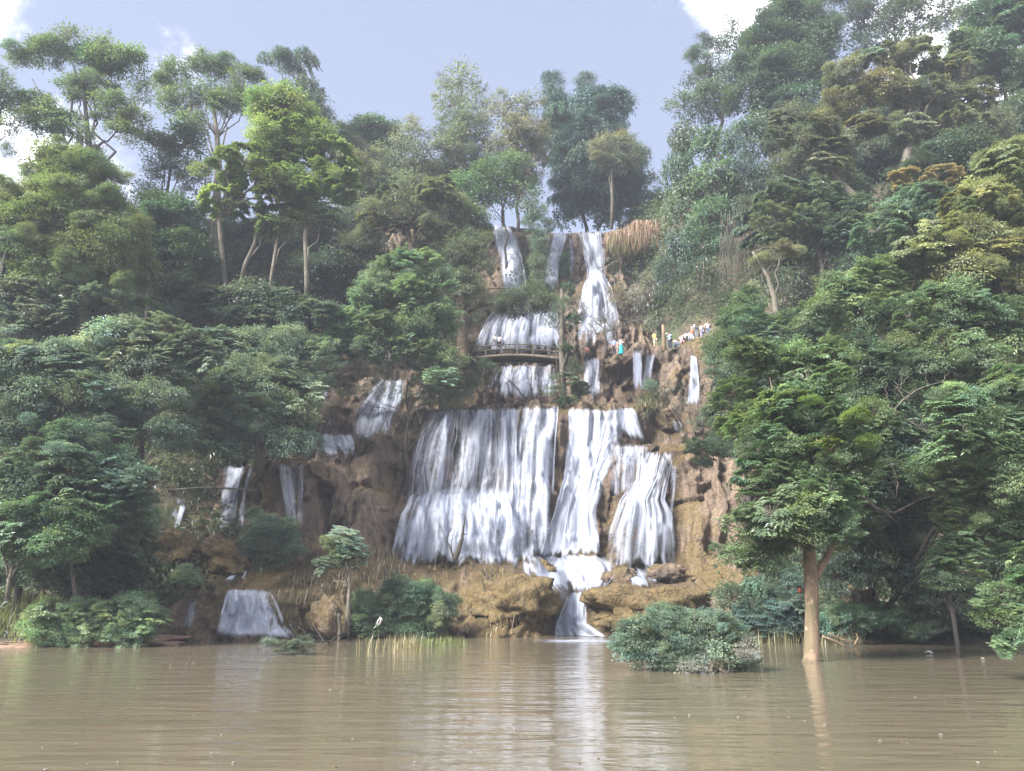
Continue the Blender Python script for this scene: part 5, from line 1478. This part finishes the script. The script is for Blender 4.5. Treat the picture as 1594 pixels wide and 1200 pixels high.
branchy('dry_shrub', 'leafless twigs before the ragged upper left cascade', 62, [[(572, 680, .06), (575, 655, .04), (582, 630, .02)], [(570, 680, .05), (565, 650, .03), (568, 628, .015)], [(574, 680, .05), (588, 655, .025), (596, 640, .012)]], twigs=16, seed=7)
branchy('dead_stump', 'short broken grey stump at the water left of the thin young tree', 44.6, [[(528, 1000, .12), (529, 975, .11), (527, 955, .09)]], twigs=0, cat='stump', seed=8)
branchy('fallen_log', 'thin pale pole lying on the slope under the drooping tree', 53, [[(314, 732, .05), (322, 740, .05), (332, 748, .045)]], 'bark_tan', 'log', 0, 9)
branchy('fallen_log', 'dark horizontal branch across the twin stream on the left tier', 51, [[(272, 762, .06), (330, 758, .07), (380, 762, .07), (402, 764, .05)]], 'bark_dark', 'log', 4, 10)
branchy('driftwood', 'tangle of pale driftwood sticks at the shaded bank right of the tan trunk', 39, [[(1280, 990, .06), (1300, 998, .05), (1318, 1006, .03)], [(1290, 985, .05), (1310, 995, .04), (1335, 1000, .02)], [(1330, 1004, .05), (1336, 992, .04), (1332, 985, .02)]], 'bark_tan', 'driftwood', 6, 11)
branchy('driftwood', 'reddish sticks floating in the river below the lower left fall', 28.5, [[(248, 1042, .03), (270, 1040, .035), (298, 1043, .02)], [(262, 1046, .02), (280, 1042, .02), (294, 1036, .012)]], 'bark_red', 'driftwood', 5, 12)
branchy('driftwood', 'thin dark twig poking from the river, left foreground', 28, [[(178, 1053, .02), (179, 1046, .015), (180, 1040, .008)]], 'bark_dark', 'driftwood', 2, 13)
branchy('driftwood', 'dark floating scraps beside the poking twig, left foreground', 27, [[(128, 1054, .03), (140, 1053, .04), (152, 1054, .02)]], 'bark_dark', 'driftwood', 3, 14)
# pale dead limbs are parts of the dark tree they grow on
PALE = DARKT
def dead_limb(stems, Y, seed, label):
    o = branchy('dead_limb', '', Y, [[(q[0], q[1], q[2] * .62) for q in st] for st in stems], 'bark_grey', twigs=14, seed=seed, parent=PALE)
    o.matrix_parent_inverse = Matrix.Translation(-Vector(PALE.location))
    o['label'] = label
dead_limb([[(1345, 775, .10), (1365, 792, .09), (1392, 798, .08), (1412, 788, .06), (1432, 778, .045), (1455, 770, .02)], [(1378, 797, .05), (1390, 808, .035), (1398, 815, .015)], [(1400, 796, .04), (1420, 782, .03), (1428, 768, .012)]], 32.5, 3, 'pale dead branch curving up over the dark bank')
dead_limb([[(1375, 665, .08), (1390, 655, .075), (1394, 635, .06), (1405, 622, .05), (1430, 605, .035), (1470, 592, .015)], [(1392, 640, .03), (1385, 625, .02), (1378, 615, .01)], [(1408, 620, .03), (1400, 608, .02), (1392, 600, .01)]], 33.5, 4, 'bare grey branch forking upward')
dead_limb([[(1395, 654, .05), (1412, 652, .045), (1425, 662, .04), (1440, 670, .03), (1460, 676, .012)]], 33.4, 5, 'short white dead twig')
dead_limb([[(1285, 558, .05), (1305, 562, .05), (1320, 575, .045), (1330, 592, .035), (1328, 602, .02)]], 33.6, 6, 'pale crooked twig')
dead_limb([[(1360, 705, .06), (1385, 720, .05), (1398, 745, .045), (1396, 775, .03)]], 33.8, 7, 'thin drooping dead stem')

o = branchy('forked_limb', '', 30, [[(1266, 905, .15), (1276, 886, .15), (1287, 868, .135), (1297, 846, .115), (1306, 820, .09)]], 'bark_tan', twigs=6, seed=21, parent=HERO)
o.matrix_parent_inverse = Matrix.Translation(-Vector(HERO.location))
# ------------------------------------------------------------------ footbridge, post
def at(px, py, Y):
    return pt(px, py, Y)
BY = 66.9
bl, br = at(732, 560, BY), at(872, 558, BY)
bz = min(bl[2], br[2])
br_root = tag(empty('footbridge', (bl[0], BY, bz - .1)), 'low arched wooden footbridge with dark railings across the middle tier', 'bridge')
o0 = Vector(br_root.location)
xs = np.linspace(bl[0], br[0], 24); arch = .34 * np.sin(np.linspace(0, math.pi, 24))
mb = MB()
for i in range(23):
    for (dy, hh, dz) in ((0, .10, 0),):
        mb.box(((xs[i] + xs[i + 1]) / 2 - o0.x, 0, (arch[i] + arch[i + 1]) / 2 + .05), ((xs[1] - xs[0]) * .94, 1.6, .09))
link('deck', mb.mesh('deck', False), br_root, MAT['wood'])
for sy in (-.78, .78):
    mb = MB(); mb.tube([(x - o0.x, sy, a - .08) for x, a in zip(xs, arch)], .11, 6); link('beam', mb.mesh('beam'), br_root, MAT['bark_dark'])
    for dz, nm in ((.98, 'handrail'), (.55, 'mid_rail')):
        mb = MB(); mb.tube([(x - o0.x, sy, a + dz) for x, a in zip(xs, arch)], .055, 6); link(nm, mb.mesh(nm), br_root, MAT['bark_dark'])
    for i in range(0, 24, 4):
        mb = MB(); mb.box((xs[i] - o0.x, sy, arch[i] + .45), (.12, .12, 1.25)); link('post', mb.mesh('post', False), br_root, MAT['bark_dark'])
pp = at(1034, 543, 66.2)
mb = MB(); mb.tube([(0, 0, -.6), (.01, 0, .6), (0, .01, 1.4), (.02, 0, 2.3)], [.17, .165, .16, .15], 10, rough=.05)
pr = tag(link('wooden_post', mb.mesh('wooden_post'), None, MAT['bark_tan']), 'tan wooden post at the ledge edge beside the photographing person', 'post')
pr.location = pp

# floating litter
def litter(label, px, py, w, h, col, Y=None, name='litter', z=.03):
    d = ray_dir(px, py); t_ = -CAM_H / d[2]
    x, y = d[0] * t_, d[1] * t_
    s = y / FPX
    mb = MB()
    n = 10
    for k in range(3):
        th = np.linspace(0, 2 * math.pi, n, endpoint=False)
    rings = []
    for (rr, zz) in ((.6, -.25), (1, .0), (.95, .35), (.55, .6), (.05, .66)):
        rings.append(np.stack([np.cos(th) * w * s * .5 * rr * (1 + .15 * np.sin(th * 3 + rr * 5)), np.sin(th) * w * s * .4 * rr, np.full(n, zz * h * s) + .03 * np.sin(th * 2)], 1))
    V = np.concatenate(rings); F = [(a * n + k, a * n + (k + 1) % n, (a + 1) * n + (k + 1) % n, (a + 1) * n + k) for a in range(4) for k in range(n)] + [tuple(range(n))[::-1]]
    mb.add(V, F)
    o = tag(link(name, mb.mesh(name), None, plain('litter_%s' % name, col, .4)), label, 'litter')
    o.location = (x, y, z)
litter('white foam box floating by the right bank', 1446, 1017, 11, 3, (.5, .49, .46), name='foam_box')
litter('small white scrap floating right of the thin reddish trunk', 1530, 1027, 5, 1.6, (.3, .29, .27), name='foam_scrap')
mb = MB()
for k in range(4):
    a = at(592 + k, 960 + k, 44.0); b = at(582 + 3 * k, 978 - 2 * k, 44.0)
    mb.tube(curve(a, b, 8, .1, .06), np.linspace(.04, .02, 8), 5)
tag(link('plastic_rag', mb.mesh('plastic_rag'), None, plain('rag', (.40, .40, .37), .7)), 'torn white plastic rag caught on the reeds at the waterline', 'litter')
mb = MB()
th = np.linspace(0, 2 * math.pi, 9, endpoint=False)
V = [(math.cos(a) * .07 * q + .02 * math.sin(a * 3), math.sin(a) * .03, z_ + .03 * math.cos(a * 2)) for q, z_ in ((.4, -.09), (1, -.03), (.7, .04), (.3, .07)) for a in th]
mb.add(V, [(r0 * 9 + k, r0 * 9 + (k + 1) % 9, (r0 + 1) * 9 + (k + 1) % 9, (r0 + 1) * 9 + k) for r0 in range(3) for k in range(9)] + [tuple(range(9))[::-1], tuple(range(27, 36))])
o = tag(link('red_rag', mb.mesh('red_rag'), None, plain('red_rag', (.22, .035, .025), .9)), 'small bright red rag caught beside the tan trunk', 'litter')
o.location = at(1245, 919, 29.6)

# flecks of foam, leaves and bits drifting on the river
r_ = np.random.default_rng(77)
mb = MB()
for _ in range(120):
    d_ = ray_dir(r_.uniform(0, 1594), r_.uniform(1015, 1210)); t_ = -CAM_H / d_[2]; x, y = d_[0] * t_, d_[1] * t_
    if float(ground(x, y)[0]) > -.1 or y > 44: continue
    th = np.linspace(0, 2 * math.pi, 6, endpoint=False) + r_.uniform(0, 6); s_ = r_.uniform(.006, .016) * (1 + y / 30)
    V = np.stack([x + np.cos(th) * s_ * r_.uniform(.8, 1.6, 6), y + np.sin(th) * s_ * r_.uniform(.8, 1.6, 6), np.full(6, .007)], 1)
    mb.add(np.concatenate([V, V + np.array([0, 0, .008])]), [tuple(range(6, 12))] + [(k, (k + 1) % 6, 6 + (k + 1) % 6, 6 + k) for k in range(6)], int(r_.random() < .6))
me = mb.mesh('floating_leaves', False)
o = link('floating_leaves', me, None, plain('fleck', (.26, .25, .23), .7)); me.materials.append(plain('wet_leaf', (.13, .09, .04), .5))
tag(o, None, None, None, 'stuff')

# ------------------------------------------------------------------ people
SK = {'pelvis': ((0, 0, .95), .135), 'spine': ((0, .01, 1.14), .125), 'chest': ((0, .01, 1.34), .15), 'neck': ((0, .01, 1.48), .055), 'jaw': ((0, -.015, 1.55), .072),
      'head': ((0, 0, 1.63), .10), 'crown': ((0, .01, 1.71), .07), 'nose': ((0, -.115, 1.60), .018),
      'shl': ((-.17, .01, 1.41), .062), 'ell': ((-.25, .04, 1.14), .044), 'wrl': ((-.26, -.04, .91), .032), 'hal': ((-.26, -.06, .83), .034), 'fil': ((-.26, -.07, .76), .018), 'thl': ((-.23, -.10, .83), .013),
      'shr': ((.17, .01, 1.41), .062), 'elr': ((.25, .04, 1.14), .044), 'wrr': ((.26, -.04, .91), .032), 'har': ((.26, -.06, .83), .034), 'fir': ((.26, -.07, .76), .018), 'thr': ((.23, -.10, .83), .013),
      'hil': ((-.09, 0, .90), .098), 'knl': ((-.10, -.02, .50), .062), 'anl': ((-.10, .03, .10), .043), 'tol': ((-.11, -.12, .035), .036),
      'hir': ((.09, 0, .90), .098), 'knr': ((.10, -.02, .50), .062), 'anr': ((.10, .03, .10), .043), 'tor': ((.11, -.12, .035), .036)}
ED = [('pelvis', 'spine'), ('spine', 'chest'), ('chest', 'neck'), ('neck', 'jaw'), ('jaw', 'head'), ('head', 'crown'), ('head', 'nose'),
      ('chest', 'shl'), ('shl', 'ell'), ('ell', 'wrl'), ('wrl', 'hal'), ('hal', 'fil'), ('hal', 'thl'), ('chest', 'shr'), ('shr', 'elr'), ('elr', 'wrr'), ('wrr', 'har'), ('har', 'fir'), ('har', 'thr'),
      ('pelvis', 'hil'), ('hil', 'knl'), ('knl', 'anl'), ('anl', 'tol'), ('pelvis', 'hir'), ('hir', 'knr'), ('knr', 'anr'), ('anr', 'tor')]
POSES = {
    'stand': {},
    'photo': {'ell': (-.22, -.16, 1.24), 'wrl': (-.12, -.34, 1.42), 'hal': (-.09, -.38, 1.47), 'fil': (-.07, -.41, 1.52), 'thl': (-.05, -.37, 1.50),
              'elr': (.22, -.16, 1.24), 'wrr': (.12, -.34, 1.42), 'har': (.09, -.38, 1.47), 'fir': (.07, -.41, 1.52), 'thr': (.05, -.37, 1.50)},
    'hip': {'ell': (-.40, .06, 1.16), 'wrl': (-.22, -.03, 1.02), 'hal': (-.17, -.05, .99), 'fil': (-.13, -.08, .97), 'thl': (-.17, .02, .98)},
    'bend': {'chest': (0, -.30, 1.20), 'spine': (0, -.13, 1.09), 'neck': (0, -.42, 1.26), 'jaw': (0, -.49, 1.27), 'head': (0, -.54, 1.32), 'crown': (0, -.58, 1.39), 'nose': (0, -.64, 1.27),
             'shl': (-.17, -.34, 1.22), 'ell': (-.2, -.42, .96), 'wrl': (-.16, -.50, .76), 'hal': (-.15, -.53, .69), 'fil': (-.14, -.56, .63), 'thl': (-.11, -.55, .69),
             'shr': (.17, -.34, 1.22), 'elr': (.2, -.42, .96), 'wrr': (.16, -.50, .76), 'har': (.15, -.53, .69), 'fir': (.14, -.56, .63), 'thr': (.11, -.55, .69)},
}
sit = {k: (p[0], p[1] + .02, p[2] - .62) for k, (p, r) in SK.items()}
sit.update({'hil': (-.1, -.02, .27), 'knl': (-.16, -.40, .47), 'anl': (-.13, -.46, .08), 'tol': (-.13, -.60, .035), 'hir': (.1, -.02, .27), 'knr': (.16, -.40, .47), 'anr': (.13, -.46, .08), 'tor': (.13, -.60, .035),
            'ell': (-.27, -.10, .58), 'wrl': (-.18, -.32, .54), 'hal': (-.15, -.38, .54), 'fil': (-.13, -.43, .52), 'thl': (-.11, -.38, .56), 'elr': (.27, -.10, .58), 'wrr': (.18, -.32, .54), 'har': (.15, -.38, .54), 'fir': (.13, -.43, .52), 'thr': (.11, -.38, .56)})
POSES['sit'] = sit


def skin_mesh(name, joints, edges, grow=0.0, rootname='pelvis'):
    ks = list(dict.fromkeys(k for e in edges for k in e)); ix = {k: i for i, k in enumerate(ks)}
    me = bpy.data.meshes.new(name)
    me.from_pydata([joints[k][0] for k in ks], [(ix[a], ix[b]) for a, b in edges], [])
    o = bpy.data.objects.new(name, me); COL.objects.link(o)
    md = o.modifiers.new('skin', 'SKIN'); md.use_smooth_shade = True
    sb = o.modifiers.new('sub', 'SUBSURF'); sb.levels = sb.render_levels = 1
    for k, i in ix.items():
        sv = me.skin_vertices[0].data[i]; r = joints[k][1] + grow
        sv.radius = (r, r); sv.use_root = (k == rootname)
    dg = bpy.context.evaluated_depsgraph_get()
    out = bpy.data.meshes.new_from_object(o.evaluated_get(dg))
    bpy.data.objects.remove(o); bpy.data.meshes.remove(me)
    out.name = name
    return out


PM = {}
for pose, ch in POSES.items():
    J = {k: (ch.get(k, p), r) for k, (p, r) in SK.items()}
    b_ = skin_mesh('body_' + pose, J, ED)
    s_ = skin_mesh('shirt_' + pose, {k: (p, r + (.03 if k in ('pelvis', 'spine', 'chest') else .022)) for k, (p, r) in J.items()},
                   [('pelvis', 'spine'), ('spine', 'chest'), ('chest', 'shl'), ('shl', 'ell'), ('chest', 'shr'), ('shr', 'elr')])
    t_ = skin_mesh('trousers_' + pose, {k: (p, r + .02) for k, (p, r) in J.items()},
                   [('pelvis', 'hil'), ('hil', 'knl'), ('knl', 'anl'), ('pelvis', 'hir'), ('hir', 'knr'), ('knr', 'anr')])
    h = np.array(J['head'][0]); mb = MB(); V = []
    for a in range(7):
        ph = a / 6 * 1.75
        for q in range(12):
            w = q / 12 * 2 * math.pi
            back = .5 * (1 + math.sin(w))
            pz = math.cos(ph * (.72 + .28 * back)); pr_ = math.sin(ph * (.72 + .28 * back))
            V.append(h + np.array([.118 * pr_ * math.cos(w), .01 + .125 * pr_ * math.sin(w), .02 + .118 * pz]))
    mb.add(V, [(a * 12 + q, a * 12 + (q + 1) % 12, (a + 1) * 12 + (q + 1) % 12, (a + 1) * 12 + q) for a in range(6) for q in range(12)])
    PM[pose] = (b_, s_, t_, mb.mesh('hair_' + pose))
mb = MB(); V = []
for a, (z_, r_x) in enumerate(((1.02, .16), (.85, .21), (.55, .26), (.25, .31), (.06, .34))):
    for q in range(20):
        w = q / 20 * 2 * math.pi; k = 1 + .07 * math.cos(w * 5) * (a / 4)
        V.append((r_x * k * math.cos(w), r_x * .85 * k * math.sin(w), z_))
mb.add(V, [(a * 20 + q, a * 20 + (q + 1) % 20, (a + 1) * 20 + (q + 1) % 20, (a + 1) * 20 + q) for a in range(4) for q in range(20)])
SKIRT = mb.mesh('skirt')


def cloth(col):
    return plain('cloth_%d_%d_%d' % tuple(int(c * 99) for c in col), col, .85)


def person(label, px, py, Y0, Y1, pose, shirt, legs, rz=0, h=1.68, skirt=None, hair=(.02, .016, .014), exact=False):
    best = None
    for Y in np.arange(Y0, Y1 + .01, .25):
        w = pt(px, py, Y)
        hit = bvh.ray_cast(Vector((w[0], Y, w[2] + 2.2)), Vector((0, 0, -1)))
        z = hit[0].z if hit[0] is not None else float(ground(w[0], Y)[0])
        e = abs(to_px((w[0], Y, z))[1][0] - py)
        if best is None or e < best[0]: best = (e, w[0], Y, z)
    e, x, Y, z = best
    root = tag(empty('person', (x, Y, z - .01)), label, 'person')
    root.rotation_euler = (0, 0, rz); s = h / 1.76; root.scale = (s, s, s)
    b_, s_, t_, hr = PM[pose]

    def add(nm, me, m_):
        o = link(nm, me, root)
        if not me.materials: me.materials.append(m_)
        o.material_slots[0].link = 'OBJECT'; o.material_slots[0].material = m_
        return o
    add('body', b_, plain('skin', (.42, .26, .18), .6))
    add('shirt', s_, cloth(shirt)); add('hair', hr, cloth(hair))
    if skirt: add('skirt', SKIRT, cloth(skirt))
    else: add('trousers', t_, cloth(legs))
    return root


PI = math.pi
WHT, NAVY, JEAN, DRK = (.75, .76, .80), (.02, .024, .05), (.10, .14, .24), (.025, .025, .03)
ph = person('person in light blue shirt and navy trousers photographing beside the wooden post', 1043, 534, 66.3, 70, 'photo', (.30, .47, .72), NAVY, -.9, 1.72)
mb = MB(); mb.box((0, -.44, 1.53), (.16, .02, .09)); o = link('camera_phone', mb.mesh('camera_phone', False), None, plain('phone_white', (.7, .7, .72), .4))
tag(o, 'small pale phone held up by the photographing person', 'phone'); o.matrix_world = Matrix.LocRotScale(ph.location, ph.rotation_euler, ph.scale)
person('person in a long yellow top standing left of the wooden post', 1020, 538, 66.5, 70, 'stand', (.72, .70, .18), (.45, .42, .3), .4, 1.55)
person('person in a long teal skirt and white top by the twin falls', 967, 540, 66.5, 70, 'photo', (.78, .78, .78), None, .9, 1.66, skirt=(.02, .30, .32))
person('person in blue top and dark trousers left of the teal skirt', 956, 538, 67, 71, 'stand', (.16, .22, .62), DRK, -.5, 1.66)
person('person in dusty brown clothes between the blue top and the teal skirt', 962, 538, 67.4, 71, 'stand', (.34, .20, .17), (.32, .22, .18), .2, 1.6)
person('person in reddish brown top and black trousers near the grey leafless tree', 914, 550, 68, 72, 'stand', (.30, .13, .10), DRK, 2.9, 1.7)
person('tall person in pale pink shirt with hand on hip above the seated group', 1103, 523, 67, 72, 'hip', (.68, .50, .52), JEAN, .3, 1.78)
person('person in cream shirt at the right end of the ledge group', 1117, 518, 67, 72, 'stand', (.72, .70, .62), (.4, .38, .34), -.3, 1.72)
person('person in white bending forward behind the orange top', 1085, 527, 67, 72, 'bend', WHT, (.2, .2, .24), -1.2, 1.72)
person('small person in orange-red top and jeans beside the bending person', 1079, 530, 66.5, 71, 'stand', (.72, .22, .12), JEAN, .1, 1.15)
person('person in lilac top between the bending person and the pink shirt', 1093, 527, 66.5, 71, 'stand', (.62, .58, .72), (.35, .35, .5), .5, 1.45)
person('seated person in grey just right of the photographing person', 1051, 532, 66.3, 70, 'sit', (.45, .46, .48), JEAN, .4, 1.6)
person('seated person in pink in the middle of the sitting row', 1061, 531, 66.3, 70, 'sit', (.70, .42, .45), (.5, .35, .36), 0, 1.6)
person('seated person in dark trousers and white top, third in the sitting row', 1067.5, 531, 66.5, 70, 'sit', WHT, DRK, -.4, 1.6)
person('seated person in pale blue at the right end of the sitting row', 1074, 531, 66.5, 70, 'sit', (.52, .60, .70), (.4, .44, .55), .3, 1.6)
person('person in white shirt behind the footbridge railing, left of the pair', 771, 548, 70, 74, 'stand', WHT, (.3, .3, .35), .5, 1.5)
person('person in white shirt with black hair behind the footbridge, right of the pair', 777.5, 547, 70, 74, 'hip', WHT, DRK, -.4, 1.7)
person('person in white glimpsed under the leaning tree, leftmost of three', 607, 562, 67, 76, 'stand', WHT, (.5, .5, .5), .3, 1.6)
person('person in white glimpsed under the leaning tree, middle of three', 621, 561, 67, 76, 'stand', WHT, NAVY, -.3, 1.65)
person('person in dark clothes glimpsed under the leaning tree, rightmost of three', 637, 562, 67, 76, 'stand', (.05, .05, .06), DRK, .1, 1.65)

# ------------------------------------------------------------------ haze
hz = MB()
hz.box((0, 78, 44.5), (480, 300, 94))
me = hz.mesh('haze', False)
m, t, p = mat('haze')
t.nodes.remove(p)
pv = N(t, 'ShaderNodeVolumePrincipled')
pv.inputs['Color'].default_value = (.80, .86, 1.0, 1)
pv.inputs['Density'].default_value = .0007
pv.inputs['Anisotropy'].default_value = .1
t.links.new(pv.outputs[0], t.nodes['Material Output'].inputs['Volume'])
o = link('haze', me, None, m)
tag(o, None, None, None, 'stuff')
